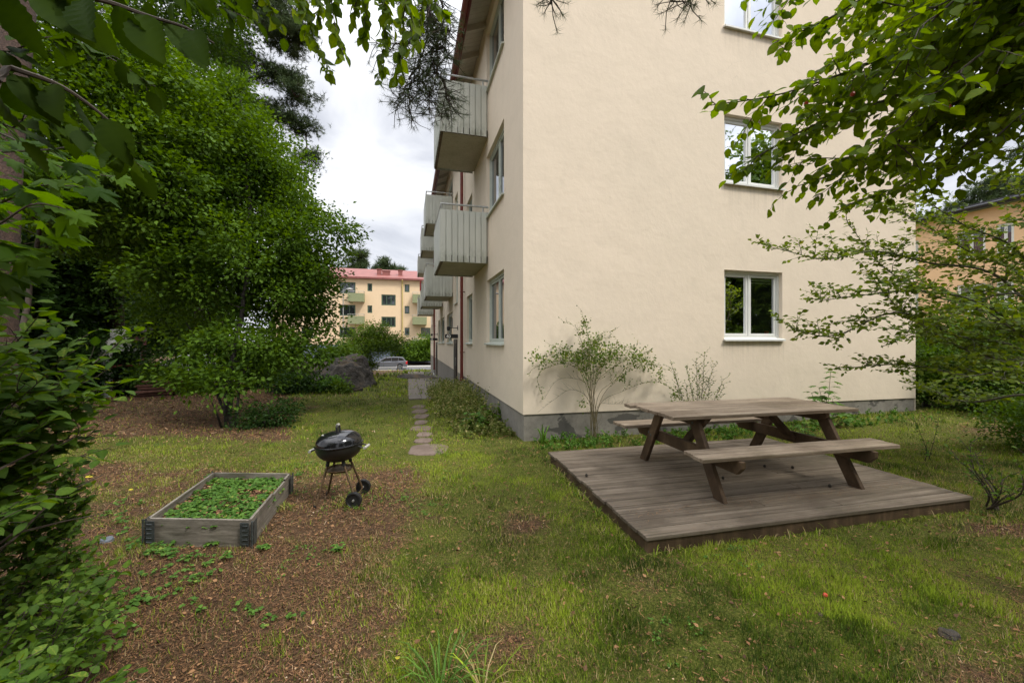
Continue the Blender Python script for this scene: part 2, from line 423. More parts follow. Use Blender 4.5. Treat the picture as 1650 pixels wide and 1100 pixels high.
M['leafNear'] = leafmat('broad_near_leaf', (.016, .036, .004), (.040, .075, .008), None, .6, .45, spec=.06)
M['leafMaple'] = leafmat('maple_leaf', (.024, .062, .006), (.085, .165, .014), None, .6, .55, spec=.08)
M['leafShrub'] = leafmat('broad_shrub_leaf', (.024, .066, .010), (.115, .20, .026), (.22, .26, .04), .5, .42, .015)
M['leafR'] = leafmat('apple_leaf', (.045, .082, .010), (.17, .235, .032), (.22, .24, .04), .5, .35)
M['leafRose'] = leafmat('rose_leaf', (.035, .075, .012), (.15, .215, .032), (.34, .32, .06), .5, .35, .08)
M['leafBush'] = leafmat('far_bush_leaf', (.045, .085, .010), (.13, .21, .030), None, .5, .35)
M['leafStraw'] = leafmat('strawberry_leaf', (.030, .085, .014), (.13, .25, .040), (.28, .32, .06), .5, .3, .05)
M['weed'] = leafmat('weed_leaf', (.040, .070, .014), (.17, .21, .045), (.42, .34, .17), .6, .3, .30)
M['pine'] = leafmat('pine_needles', (.022, .042, .015), (.075, .110, .038), (.09, .075, .035), .5, .15)
M['lit_leaf'] = leafmat('yellow_fallen_leaf', (.5, .42, .04), (.6, .5, .06))
M['apple'] = plain('red_crab_apple', (.45, .06, .03), .35, var=.4, scale=30)
def grassmat():
    m, nt, b = new_mat('grass_blades'); t = NT(nt); a = t.attr()
    c = t.ramp(a, [(0, (.034, .066, .005)), (.33, (.135, .205, .010)), (.62, (.33, .43, .024)), (.70, (.27, .21, .07)), (1, (.50, .38, .20))])
    nt.links.new(c, b.inputs['Base Color']); b.inputs['Roughness'].default_value = .6; b.inputs['Specular IOR Level'].default_value = .25
    tr = t.new('ShaderNodeBsdfTranslucent', ins={'Color': c}); mx = t.new('ShaderNodeMixShader', ins={0: .25, 1: b.outputs[0], 2: tr.outputs[0]})
    nt.links.new(mx.outputs[0], nt.nodes['Material Output'].inputs['Surface']); return m
M['grass'] = grassmat()
def littermat():
    m, nt, b = new_mat('needle_litter'); t = NT(nt); a = t.attr()
    c = t.ramp(a, [(0, (.028, .018, .012)), (.35, (.105, .055, .028)), (.65, (.24, .12, .055)), (.88, (.34, .19, .09)), (1, (.46, .35, .24))])
    nt.links.new(c, b.inputs['Base Color']); b.inputs['Roughness'].default_value = .8; b.inputs['Specular IOR Level'].default_value = .2; return m
M['litter'] = littermat()
def groundmat():
    m, nt, b = new_mat('lawn_and_soil'); t = NT(nt); g = t.attr('green'); p = t.geo()
    n = t.noise(p, 3.0, 8, .7); f = t.noise(p, 75, 7, .75)
    soil = t.ramp(f, [(.36, (.026, .016, .010)), (.5, (.095, .056, .030)), (.64, (.21, .13, .068))])
    gr = t.ramp(f, [(.36, (.030, .038, .007)), (.5, (.085, .098, .014)), (.64, (.19, .18, .045))])
    fac = t.ramp(t.math('ADD', g, t.math('MULTIPLY', t.math('SUBTRACT', n, .5), .9)), [(.35, 0.0), (.6, 1.0)])
    nt.links.new(t.mix(fac, soil, gr), b.inputs['Base Color']); b.inputs['Roughness'].default_value = .95; b.inputs['Specular IOR Level'].default_value = .15
    nt.links.new(t.bump(t.math('ADD', f, n), .8, .03), b.inputs['Normal']); return m
M['ground'] = groundmat()
def cladmat():
    m, nt, b = new_mat('ribbed_balcony_sheet'); t = NT(nt); p = t.geo()
    a = t.attr('tint')
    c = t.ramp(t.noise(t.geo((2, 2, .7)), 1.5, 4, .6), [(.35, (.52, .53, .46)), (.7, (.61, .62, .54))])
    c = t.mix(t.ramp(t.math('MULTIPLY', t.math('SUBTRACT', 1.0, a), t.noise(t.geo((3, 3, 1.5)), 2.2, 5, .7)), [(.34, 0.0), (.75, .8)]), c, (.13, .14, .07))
    nt.links.new(c, b.inputs['Base Color']); b.inputs['Roughness'].default_value = .55; return m
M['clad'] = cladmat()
def rockmat():
    m, nt, b = new_mat('lichen_rock'); t = NT(nt); p = t.geo()
    n = t.noise(p, 2.6, 9, .68, .4)
    c = t.ramp(n, [(.3, (.016, .014, .012)), (.5, (.052, .045, .037)), (.72, (.15, .13, .108))])
    nz = t.new('ShaderNodeSeparateXYZ', ins={0: t.new('ShaderNodeNewGeometry').outputs['Normal']}).outputs['Z']
    ms = t.math('MULTIPLY', t.ramp(nz, [(.6, 0.0), (.95, 1.0)]), t.ramp(t.noise(p, 3, 5), [(.45, 0.0), (.6, .8)]))
    c = t.mix(ms, c, (.13, .085, .035))
    nt.links.new(c, b.inputs['Base Color']); b.inputs['Roughness'].default_value = .9
    nt.links.new(t.bump(t.math('ADD', n, t.noise(p, 18, 6, .7)), 1.0, .06), b.inputs['Normal']); return m
M['rock'] = rockmat()
def pavemat():
    m, nt, b = new_mat('concrete_pavers'); t = NT(nt); p = t.geo(); a = t.attr()
    n = t.noise(p, 9, 7, .7)
    c = t.ramp(n, [(.3, (.07, .060, .046)), (.5, (.13, .115, .09)), (.7, (.21, .185, .15))])
    c = t.mix(t.math('MULTIPLY', a, .35), c, (.27, .20, .16))
    nt.links.new(c, b.inputs['Base Color']); b.inputs['Roughness'].default_value = .9
    nt.links.new(t.bump(n, .5, .01), b.inputs['Normal']); return m
M['paver'] = pavemat()
# ---------------------------------------------------------------- camera, sky, sun
cam = bpy.data.cameras.new('camera'); co = bpy.data.objects.new('camera', cam); col.objects.link(co)
co.location = (0, 0, H); co.rotation_euler = (R(90), 0, -AY); cam.sensor_width = 36; cam.lens = 36*F/1650
cam.shift_y = -3/1650; cam.clip_start = .05; cam.clip_end = 800; sc.camera = co
SUN = Vector((.50, -.52, .95)).normalized()
w = bpy.data.worlds.new('World'); sc.world = w; w.use_nodes = True; t = NT(w.node_tree)
bg = w.node_tree.nodes['Background']
sky = t.new('ShaderNodeTexSky', sky_type='NISHITA', sun_disc=False)
sky.sun_elevation = math.asin(SUN.z); sky.sun_rotation = math.atan2(SUN.x, SUN.y)
tc = t.new('ShaderNodeTexCoord'); mp = t.new('ShaderNodeMapping', ins={'Vector': tc.outputs['Generated'], 'Scale': (1, 1, 2.2)})
zz = t.new('ShaderNodeSeparateXYZ', ins={0: tc.outputs['Generated']}).outputs['Z']
cn = t.noise(mp.outputs['Vector'], 2.3, 7, .55, .5)
cloud = t.ramp(cn, [(.33, (2.35, 2.45, 2.8)), (.45, (3.5, 3.6, 3.9)), (.58, (5.0, 5.05, 5.2))])
up = t.ramp(zz, [(.0, .31), (.55, .34), (.74, .85), (1.0, 1.25)])   # overcast skies are brighter overhead
vm = t.new('ShaderNodeVectorMath', operation='MULTIPLY', ins={0: cloud, 1: up})
vm2 = t.new('ShaderNodeVectorMath', operation='SCALE', ins={0: vm.outputs[0], 'Scale': 3.0})
mixc = t.mix(.94, sky.outputs['Color'], vm2.outputs[0])
w.node_tree.links.new(mixc, bg.inputs['Color']); bg.inputs['Strength'].default_value = .12
sl = bpy.data.lights.new('sun', 'SUN'); sl.energy = 1.5; sl.angle = R(12); sl.color = (1, .95, .87)
so = bpy.data.objects.new('sun', sl); col.objects.link(so); so.rotation_euler = SUN.to_track_quat('Z', 'Y').to_euler()
sc.view_settings.view_transform = 'Standard'; sc.view_settings.look = 'None'; sc.view_settings.exposure = .94; sc.view_settings.gamma = 1
# ---------------------------------------------------------------- ground
def camxz(X, Y): return CA*X-SA*Y, SA*X+CA*Y
def green(X, Y):
    x, Z = camxz(np.asarray(X, float), np.asarray(Y, float))
    edge = np.interp(Z, [1.5, 2.3, 3.6, 4.5, 5.2, 5.8, 6.5, 8, 10, 14, 20], [-.55, -.75, -1.05, -1.2, -1.45, -2.4, -3.6, -4.8, -5.6, -7.5, -9])
    n = fbm(X, Y, 1.1)-.5; n2 = fbm(X+40, Y, .45)-.5
    g = sstep(-.55, .45, x-edge+n*2.6)
    g = np.maximum(g, .62*sstep(-.5, .5, 1.0-np.abs(Z-5.6+.12*(x+4))/.75+n)*sstep(-8.5, -6, x)*(x < edge+.3))   # thin dry band
    g = g*(1-.80*sstep(.0, 1.5, (x-1.9)*.7+(2.3-Z)*1.1+n*2.4))
    n3 = fbm(X+11, Y-7, 2.1, 5); g = np.maximum(g, .44*sstep(.50, .64, n3)*(Z < 6.2))
    g = g*(1-.7*np.exp(-((x+1.35)**2/.5+(Z-3.9)**2/1.0)))                # worn corner, lower right
    g = g*(1-.55*sstep(.10, .26, n2+.7*n)*(x > -1.2)*(Z < 3.6))
    g = g*(1-.7*np.exp(-((x-.1)**2/.12+(Z-3.45)**2/.18)))*(1-.5*np.exp(-((x-.9)**2/.1+(Z-2.6)**2/.05)))
    g = g*(1-.7*np.exp(-((x-4.2)**2/.9+(Z-3.35)**2/.05)))
    g = g*(1-.75*np.exp(-((x-9.0)**2/4.5+(Z-6.6)**2/.9)))
    g = np.where((Z < 2.6) & (x < -.6), g*.6, g)
    return np.clip(g, 0, 1)
xs = np.concatenate([[-400, -150, -80, -50, -38], np.arange(-30, -8, .5), np.arange(-8, 12, .14), np.arange(12, 34, .5), [38, 50, 80, 150, 400]])
ys = np.concatenate([[-300, -100, -40, -20], np.arange(-12, 0, .5), np.arange(0, 13, .14), np.arange(13, 40, .4), np.arange(40, 66, 1.0), [75, 90, 140, 250, 500]])
GX, GY = np.meshgrid(xs, ys); GZ = gz(GX, GY)+.035*(fbm(GX, GY, .9)-.5)+.015*(fbm(GX, GY, 4)-.5)
nx, ny = len(xs), len(ys)
me = bpy.data.meshes.new('ground'); V = np.stack([GX, GY, GZ], -1).reshape(-1, 3)
i0 = (np.arange(ny-1)[:, None]*nx+np.arange(nx-1)[None, :]).ravel()
FQ = np.stack([i0, i0+1, i0+nx+1, i0+nx], 1)
me.vertices.add(len(V)); me.vertices.foreach_set('co', V.astype(np.float32).ravel())
me.loops.add(FQ.size); me.loops.foreach_set('vertex_index', FQ.ravel().astype(np.int32)); me.polygons.add(len(FQ))
me.polygons.foreach_set('loop_start', (np.arange(len(FQ))*4).astype(np.int32)); me.polygons.foreach_set('use_smooth', np.ones(len(FQ), bool))
ga = me.attributes.new('green', 'FLOAT', 'POINT'); ga.data.foreach_set('value', green(GX, GY).ravel().astype(np.float32)); me.update(calc_edges=True)
tag(link('ground', me, M['ground']), kind='structure')
def sheet(name, x0, x1, y0, y1, dz, mat, n=14, m=6):
    X, Y = np.meshgrid(np.linspace(x0, x1, m), np.linspace(y0, y1, n)); Z = gz(X, Y)+dz
    me = bpy.data.meshes.new(name); i = (np.arange(n-1)[:, None]*m+np.arange(m-1)).ravel()
    me.from_pydata(np.stack([X, Y, Z], -1).reshape(-1, 3).tolist(), [], np.stack([i, i+1, i+m+1, i+m], 1).tolist())
    return tag(link(name, me, mat), kind='structure')
sheet('street', -40, 30, 44.5, 51.5, .03, M['asphalt'], 6, 30)
sheet('parking_area', -22, -8.2, 22.5, 28.5, .035, M['asphalt'], 12, 16)
def kerb(name, x0, x1, y, dz=.02, h=.12, wd=.15):
    mb = MB(); n = int((x1-x0)/1.0)
    for i in range(n):
        a = x0+(x1-x0)*i/n; z = gzz(a, y); mb.box((a+.004, y, z-.2), (a+(x1-x0)/n-.004, y+wd, z+h))
    return tag(mb.build(name, M['kerb'], bevel=.01), kind='structure')
kerb('kerb', -40, 30, 51.52); kerb('kerb', -40, -1.2, 44.3); kerb('kerb', -22, -8.2, 22.3)
sheet('pavement', -40, 30, 51.7, 53.4, .13, M['kerb'], 3, 20)
# ---------------------------------------------------------------- main building
X0, X1 = 1.744, 10.39; Y0, Y1 = 5.958, 31.8; ZP = .427; ZE = 8.93
def wins_gable():
    out = []
    a = onY(1167, 434.2, Y0); b = onY(1260.7, 546, Y0)
    for k in range(3): out.append((a.x, b.x, 1.61+2.82*k, a.z+2.82*k))
    return out
def fy(px): return onX(px, 500, X0).y
WG = wins_gable()
# facade openings: (y0, y1, z0, z1, kind)
yA0, yA1 = fy(812), fy(784); yB0, yB1 = fy(761), fy(752)
WF = []
for k in range(3):
    WF.append((yA0, yA1, 1.52+2.82*k, 2.93+2.82*k, 'w2')); WF.append((yB0, yB1, 1.50+2.82*k, 2.9+2.82*k, 'w1'))
for (pa, pb) in ((729.5, 720.5), (716.3, 710.4)):
    for k in range(3): WF.append((fy(pa), fy(pb), 1.45+2.82*k, 2.72+2.82*k, 'w1'))
for k in range(2): WF.append((14.35, 15.3, 2.95+2.82*k, 4.15+2.82*k, 'w1'))           # stair windows over the door
for ya, yb in ((22.2, 23.8), (26.6, 28.2), (29.6, 30.8)):
    for k in range(3): WF.append((ya, yb, 1.4+2.82*k, 2.7+2.82*k, 'w2'))
DOORS = [(14.42, 15.42, -.3, 1.62), (24.5, 25.5, -.7, 1.45)]
def wall_cells(u0, u1, v0, v1, holes):
    us = sorted({u0, u1, *[h[0] for h in holes], *[h[1] for h in holes]}); vs = sorted({v0, v1, *[h[2] for h in holes], *[h[3] for h in holes]})
    us = [u for u in us if u0 <= u <= u1]; vs = [v for v in vs if v0 <= v <= v1]
    for i in range(len(us)-1):
        for j in range(len(vs)-1):
            cu, cv = (us[i]+us[i+1])/2, (vs[j]+vs[j+1])/2
            if not any(h[0] < cu < h[1] and h[2] < cv < h[3] for h in holes): yield us[i], us[i+1], vs[j], vs[j+1]
bld = thing('apartment_building', 'long cream plastered block with grey plinth and pale ribbed balconies beside the picnic table', 'building', (X0, Y0, 0))
mb = MB(); RV = .16
zb = lambda x: ZP-.06*(x-X0)/(X1-X0)
for a, b, c, d in wall_cells(X0, X1, ZP, ZE, WG):
    c0, c1 = (zb(a), zb(b)) if c == ZP else (c, c)
    mb.quad((a, Y0, c0), (b, Y0, c1), (b, Y0, d), (a, Y0, d), t=.5)
xm = (X0+X1)/2; ZR = ZE+(xm-X0)*.47
mb.quad((X0, Y0, ZE), (X1, Y0, ZE), (xm, Y0, ZR), t=.5)
fh = [h[:4] for h in WF]+DOORS
for a, b, c, d in wall_cells(Y0, Y1, ZP, ZE, fh): mb.quad((X0, b, c), (X0, a, c), (X0, a, d), (X0, b, d), t=.5)
for x0, x1, z0, z1 in WG:   # reveals
    mb.quad((x0, Y0, z0), (x0, Y0+RV, z0), (x0, Y0+RV, z1), (x0, Y0, z1), t=.5); mb.quad((x1, Y0, z1), (x1, Y0+RV, z1), (x1, Y0+RV, z0), (x1, Y0, z0), t=.5)
    mb.quad((x0, Y0, z1), (x0, Y0+RV, z1), (x1, Y0+RV, z1), (x1, Y0, z1), t=.5); mb.quad((x0, Y0, z0), (x1, Y0, z0), (x1, Y0+RV, z0), (x0, Y0+RV, z0), t=.5)
for y0, y1, z0, z1 in fh:
    mb.quad((X0, y0, z0), (X0, y0, z1), (X0+RV, y0, z1), (X0+RV, y0, z0), t=.5); mb.quad((X0, y1, z1), (X0, y1, z0), (X0+RV, y1, z0), (X0+RV, y1, z1), t=.5)
    mb.quad((X0, y0, z1), (X0, y1, z1), (X0+RV, y1, z1), (X0+RV, y0, z1), t=.5); mb.quad((X0, y1, z0), (X0, y0, z0), (X0+RV, y0, z0), (X0+RV, y1, z0), t=.5)
mb.quad((X1, Y0, 0), (X1, Y1, -1.5), (X1, Y1, ZE), (X1, Y0, ZE), t=.5); mb.quad((X0, Y1, -1.5), (X1, Y1, -1.5), (X1, Y1, ZE), (X0, Y1, ZE), t=.5)
mb.quad((X0, Y0, ZP), (X0, Y1, ZP), (X0+.05, Y1, ZP), (X0+.05, Y0, ZP), t=.5)
mb.quad((X0, Y0, ZP), (X0, Y0+.05, ZP), (X1, Y0+.05, ZP-.06), (X1, Y0, ZP-.06), t=.5)
wall = mb.build('wall', M['wall'], bld)
me = wall.data
mb = MB(); q = .018
mb.quad((X0+q, Y0+q, -.6), (X1-q, Y0+q, -.6), (X1-q, Y0+q, ZP-.06), (X0+q, Y0+q, ZP), t=.5); mb.build('plinth', M['plinth'], bld)
mb = MB()
for a, b, c, d in wall_cells(Y0+q, Y1, -1.8, ZP, [(h[0], h[1], -1.8, h[3]) for h in DOORS]): mb.quad((X0+q, b, c), (X0+q, a, c), (X0+q, a, d), (X0+q, b, d), t=.5)
mb.build('side_plinth', M['plinth_side'], bld)
# roof
mb = MB(); ov = .55
for s, xe in ((1, X0-ov), (-1, X1+ov)):
    ze = ZE-.24
    mb._add([(xe, Y0-.35, ze+.02), (xe, Y1+.3, ze+.02), (xm, Y1+.3, ZR+.06), (xm, Y0-.35, ZR+.06), (xe, Y0-.35, ze+.12), (xe, Y1+.3, ze+.12), (xm, Y1+.3, ZR+.17), (xm, Y0-.35, ZR+.17)],
            [(0, 1, 2, 3), (4, 7, 6, 5), (0, 4, 5, 1), (0, 3, 7, 4), (1, 5, 6, 2)])
roof = mb.build('roof', M['red'], bld)
mb = MB()
yy = Y0-.32
while yy < Y1+.2:
    mb.quad((X0-ov+.03, yy, ZE-.245), (X0+.02, yy, ZE-.01), (X0+.02, yy+.148, ZE-.01), (X0-ov+.03, yy+.148, ZE-.245)); yy += .152
yy = Y0+.2
while yy < Y1:
    mb.beam((X0+.01, yy, ZE-.085), (X0-ov+.06, yy, ZE-.30), .07, .13, t=.4); yy += .95
mb.build('soffit', M['soffit'], bld)
mb = MB(); gx, gzc = X0-ov-.02, ZE-.30
prof = [(math.cos(R(a))*.075, math.sin(R(a))*.075) for a in range(180, 361, 20)]
for i in range(len(prof)-1):
    (a, b), (c, d) = prof[i], prof[i+1]
    mb.quad((gx+a, Y0-.35, gzc+b), (gx+c, Y0-.35, gzc+d), (gx+c, Y1+.3, gzc+d), (gx+a, Y1+.3, gzc+b), t=.5)
for yj in np.arange(Y0+1.2, Y1, 2.0): mb.lathe([(.079, -.02), (.079, .02)], (gx, yj, gzc), 20, 'y', t=.5)
mb.box((gx+.08, Y0-.35, gzc-.09), (gx+.10, Y1+.3, gzc+.10), t=.5)
mb.build('gutter', M['red'], bld)
for yd, zf in ((12.5, 0.0), (25.9, -.62)):
    mb = MB(); xx = X0-.10
    mb.tube([(gx, yd, gzc-.05), (gx+.02, yd, gzc-.18), (xx-.05, yd, ZE-.62), (xx, yd, ZE-.75), (xx, yd, zf+.38)], .05, 14)
    mb.tube([(xx, yd, zf+.44), (xx, yd, zf+.30)], .062, 14)
    for zc in np.arange(zf+1.2, ZE-1, 1.9):
        mb.lathe([(.057, -.02), (.057, .02)], (xx, yd, zc), 14); mb.box((xx, yd-.01, zc-.012), (X0+.02, yd+.01, zc+.012))
    dp = mb.build('downpipe', M['red'], bld, smooth=True)
    mb = MB(); mb.tube([(xx, yd, zf+.33), (xx, yd, zf+.12), (xx-.02, yd-.06, zf+.0), (xx-.06, yd-.16, zf-.10)], .052, 12)
    f = mb.build('pipe_foot', M['metal'], dp, smooth=True)
def window(parent, P, U, Wd, Hh, N, fm, gm, mull=(.5,), depth=.10, sill=True, name='window', fw=.055, inner=True, t2=None):
    """P lower left corner in the wall plane, U along, N outward"""
    U = Vector(U); N = Vector(N); Z = Vector((0, 0, 1)); P = Vector(P)
    def bx(mb, u0, u1, v0, v1, d0, d1):
        pts = [P+U*u+Z*v-N*d for d in (d0, d1) for u, v in ((u0, v0), (u1, v0), (u1, v1), (u0, v1))]
        mb._add(pts, [(0,1,2,3), (7,6,5,4), (0,4,5,1), (1,5,6,2), (2,6,7,3), (3,7,4,0)])
    mb = MB(); g = .002
    bx(mb, g, fw, g, Hh-g, depth-.03, depth+.05); bx(mb, Wd-fw, Wd-g, g, Hh-g, depth-.03, depth+.05)
    bx(mb, fw+.001, Wd-fw-.001, g, fw, depth-.028, depth+.048); bx(mb, fw+.001, Wd-fw-.001, Hh-fw, Hh-g, depth-.028, depth+.048)
    f = mb.build(name, fm, parent)
    if parent.type == 'EMPTY': pass
    xsn = [fw]+[m*Wd for m in mull]+[Wd-fw]
    for i in range(len(xsn)-1):
        a, b = xsn[i]+(.004 if i == 0 else .013), xsn[i+1]-(.004 if i == len(xsn)-2 else .013); sw = .045
        mb = MB(); v0, v1 = fw+.004, Hh-fw-.004
        bx(mb, a, a+sw, v0, v1, depth-.012, depth+.035); bx(mb, b-sw, b, v0, v1, depth-.012, depth+.035)
        bx(mb, a+sw+.001, b-sw-.001, v0, v0+sw, depth-.010, depth+.033); bx(mb, a+sw+.001, b-sw-.001, v1-sw, v1, depth-.010, depth+.033)
        mb.build('sash', fm, f)
        mb = MB(); d = depth+.014
        mb.quad(P+U*(a+sw-.005)+Z*(v0+sw-.005)-N*d, P+U*(b-sw+.005)+Z*(v0+sw-.005)-N*d, P+U*(b-sw+.005)+Z*(v1-sw+.005)-N*d, P+U*(a+sw-.005)+Z*(v1-sw+.005)-N*d)
        mb.build('pane', gm, f)
    for m in mull:
        mb = MB(); bx(mb, m*Wd-.012, m*Wd+.012, fw+.002, Hh-fw-.002, depth-.025, depth+.045); mb.build('mullion', fm, f)
    if sill:
        mb = MB(); o = .035
        pts = [P+U*(-.02)+N*o*1.6-Z*.005, P+U*(-.02)+N*o*1.6-Z*.035, P+U*(-.02)-N*(depth-.03)+Z*-.012, P+U*(-.02)-N*(depth-.03)+Z*.022]
        mb.prism(pts, U*(Wd+.04)); mb.build('sill', fm, f)
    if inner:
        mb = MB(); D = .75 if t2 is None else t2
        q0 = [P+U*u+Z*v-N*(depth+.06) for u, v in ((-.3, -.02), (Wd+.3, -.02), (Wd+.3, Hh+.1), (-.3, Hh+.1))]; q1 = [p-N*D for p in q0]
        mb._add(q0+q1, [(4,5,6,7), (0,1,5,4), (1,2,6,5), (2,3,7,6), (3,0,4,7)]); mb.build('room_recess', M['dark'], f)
    return f
for k, (x0, x1, z0, z1) in enumerate(WG):
    f = window(bld, (x0, Y0, z0), (1, 0, 0), x1-x0, z1-z0, (0, -1, 0), M['white'], M['glass_low'] if k == 0 else M['glass'], (.47,))
    mb = MB()
    if k == 0:
        for u0, u1 in ((.10, .43*(x1-x0)), (.52*(x1-x0), x1-x0-.11)):   # rolled-up blinds
            mb.box((x0+u0, Y0+.17, z1-.155), (x0+u1, Y0+.20, z1-.115)); mb.box((x0+u0, Y0+.165, z1-.20), (x0+u1, Y0+.19, z1-.185))
        mb.build('rolled_blind', M['white'], f)
    else:
        for u0, u1 in ((.30*(x1-x0), .42*(x1-x0)), (.82*(x1-x0), .92*(x1-x0))): mb.box((x0+u0, Y0+.17, z0+.06), (x0+u1, Y0+.175, z1-.06))
        mb.build('curtain', M['white'], f)
for y0, y1, z0, z1, kd in WF:
    window(bld, (X0, y1, z0), (0, -1, 0), y1-y0, z1-z0, (-1, 0, 0), M['greyframe'] if kd == 'w2' and y0 < 20 else M['greyframe'], M['glass'], (.55,) if kd == 'w2' else ())
for y0, y1, z0, z1 in DOORS:
    mb = MB(); mb.box((X0-.035, y0+.02, z0-.3), (X0+.15, y1-.02, z1-.01))
    for j in range(3): mb.box((X0-.045, y0+.12+.28*j, z0+.3), (X0-.0352, y0+.32+.28*j, z1-.15))
    d = mb.build('door', M['door'], bld, bevel=.004)
    mb = MB(); mb.tube([(X0-.06, y0+.14, z0+.95), (X0-.06, y0+.14, z0+1.25)], .012, 8); mb.build('handle', M['metal'], d)
    mb = MB(); mb.box((X0-.05, y0-.02, z1+.14), (X0+.03, y0+1.0, z1+.17)); mb.build('door_hood', M['slab'], bld)
# balconies: one of each, copied
def balcony(y0, zb_, parent):
    mb = MB(); d = 1.06; L = 2.0; x1 = X0; x0 = X0-d; z1 = zb_+1.13
    # ribbed sheet: near side, front, far side, trapezoidal ribs
    def ribs(a, b, n, out):
        a = Vector(a); b = Vector(b); u = (b-a); m = max(2, int(u.length/.115)); o = Vector(out)
        for i in range(m):
            p0 = a+u*(i/m); p1 = a+u*((i+.84)/m); p2 = a+u*((i+1)/m); h = Vector((0, 0, 1.13))
            for qa, qb in ((p0+o*.012, p1+o*.012), (p1+o*.012, p1-o*.012), (p1-o*.012, p2-o*.012), (p2-o*.012, p2+o*.012)):
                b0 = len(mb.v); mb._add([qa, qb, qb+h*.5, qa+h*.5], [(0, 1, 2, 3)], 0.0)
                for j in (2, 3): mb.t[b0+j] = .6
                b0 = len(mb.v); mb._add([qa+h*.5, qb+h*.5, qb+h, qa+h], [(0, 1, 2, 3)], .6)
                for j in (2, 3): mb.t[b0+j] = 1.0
    ribs((x0, y0, zb_), (x1-.03, y0, zb_), 9, (0, -1, 0)); ribs((x0, y0+L, zb_), (x0, y0, zb_), 17, (-1, 0, 0)); ribs((x1-.03, y0+L, zb_), (x0, y0+L, zb_), 9, (0, 1, 0))
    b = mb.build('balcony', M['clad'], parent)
    mb = MB(); mb.box((x0+.07, y0+.05, zb_+.03), (x1+.02, y0+L-.05, zb_+.17), t=.5); mb.build('slab', M['slab'], b)
    mb = MB(); mb.box((x0+.012, y0+.012, zb_+.01), (x0+.066, y0+L-.012, zb_+.15)); mb.box((x0+.07, y0+.012, zb_+.01), (x1-.02, y0+.046, zb_+.15)); mb.build('edge_beam', M['rust'], b)
    mb = MB(); zr = z1+.13
    mb.tube([(x1, y0+.02, zr), (x0+.02, y0+.02, zr), (x0+.02, y0+L-.02, zr), (x1, y0+L-.02, zr)], .022, 10)
    mb.tube([(x1, y0+.03, z1), (x0+.02, y0+.03, z1), (x0+.02, y0+L-.03, z1), (x1, y0+L-.03, z1)], .012, 6)
    for px_, py_ in ((x0+.02, y0+.02), (x1-.12, y0+.02), (x0+.02, y0+L/2), (x0+.02, y0+L-.02), (x1-.12, y0+L-.02)): mb.tube([(px_, py_, z1-1.0), (px_, py_, zr)], .015, 8)
    mb.build('handrail', M['metal'], b); return b
b0 = balcony(8.72, 3.296, bld)
for cy in (8.72, 15.8, 20.6, 27.6):
    for k in range(2):
        if cy == 8.72 and k == 0: continue
        c = copy_tree(b0, bld); c.location = Vector(b0.location)+Vector((0, cy-8.72, 2.82*k))
# signs and lamps over the doors
def number_sign(y, z, txt, lab):
    s = thing('number_sign', lab, 'house number', (X0, y, z), 'black house number signs over the doors')
    mb = MB(); mb.box((X0-.46, y-.02, z-.07), (X0-.01, y+.02, z+.075)); mb.box((X0-.01, y-.03, z-.05), (X0+.01, y+.03, z+.05)); mb.build('sign_board', M['black'], s, bevel=.006)
    cu = bpy.data.curves.new('number', 'FONT'); cu.body = txt; cu.size = .155; cu.extrude = .004; cu.align_x = 'LEFT'; cu.offset = .004
    tob = bpy.data.objects.new('tmp', cu); me2 = bpy.data.meshes.new_from_object(tob.evaluated_get(bpy.context.evaluated_depsgraph_get()) if False else tob)
    bpy.data.objects.remove(tob)
    me2.transform(Matrix.Translation((X0-.42, y-.026, z-.052)) @ Matrix.Rotation(R(90), 4, 'X'))
    link('number', me2, M['text'], s)
    l = thing('wall_lamp', 'small arm lamp on the wall above the %s' % ('nearer black number sign' if y < 20 else 'farther black number sign'), 'lamp', (X0, y-.02, z+.32), 'arm lamps above the doors')
    mb = MB(); mb.tube([(X0, y, z+.30), (X0-.30, y, z+.30)], .014, 8); mb.box((X0-.02, y-.04, z+.22), (X0, y+.04, z+.38)); mb.build('bracket', M['plastic'], l)
    mb = MB(); mb.lathe([(.0, .05), (.05, .05), (.06, .0), (.05, -.09), (0, -.10)], (X0-.34, y, z+.29), 16); mb.build('lamp_shade', M['plastic'], l, smooth=True)
number_sign(14.27, 1.72, '40', 'black sign with the white number 40 over the nearer dark door')
number_sign(24.4, 1.62, '38', 'small black number sign over the farther dark door')
# red cloth on a far balcony rail
mb = MB()
for i in range(6): mb.box((X0-1.10-.006*i, 20.9+.12*i, 4.15+.02*(i % 2)), (X0-1.08-.006*i, 21.02+.12*i, 4.68-.03*(i % 3)))
tag(mb.build('cloth', plain('red_cloth', (.45, .02, .03), .8)), 'red cloth hung over a far balcony rail', 'cloth')
# ---------------------------------------------------------------- far peach building
YF = 60.0
far = thing('apartment_building', 'peach apartment block with red sheet roof, green window frames and olive balconies across the street', 'building', (onY(600, 600, YF).x, YF, -2))
def p3(x, y): return onY(500+x/4.231, 400+y/4.231, YF)
xl, xr = onY(440, 500, YF).x, onY(730, 500, YF).x; zt = p3(450, 212).z; zpl = p3(400, 656).z
fw_ = []
for r in ((200,308,232,307,1),(200,308,386,458,1),(200,308,538,608,1),(390,422,240,292,0),(390,422,390,440,0),(390,422,538,590,0),(485,582,317,388,2),(485,582,467,535,2),
          (643,676,247,298,0),(643,676,394,445,0),(643,676,541,592,0),(755,820,390,462,1),(755,820,541,614,1),(755,820,240,312,1),(55,97,230,300,0),(55,97,384,456,0),(-60,20,230,300,1),(-60,20,384,456,1),(-60,20,538,608,1)):
    a = p3(r[0], r[3]); b = p3(r[1], r[2]); fw_.append((a.x, b.x, a.z, b.z, r[4]))
mb = MB()
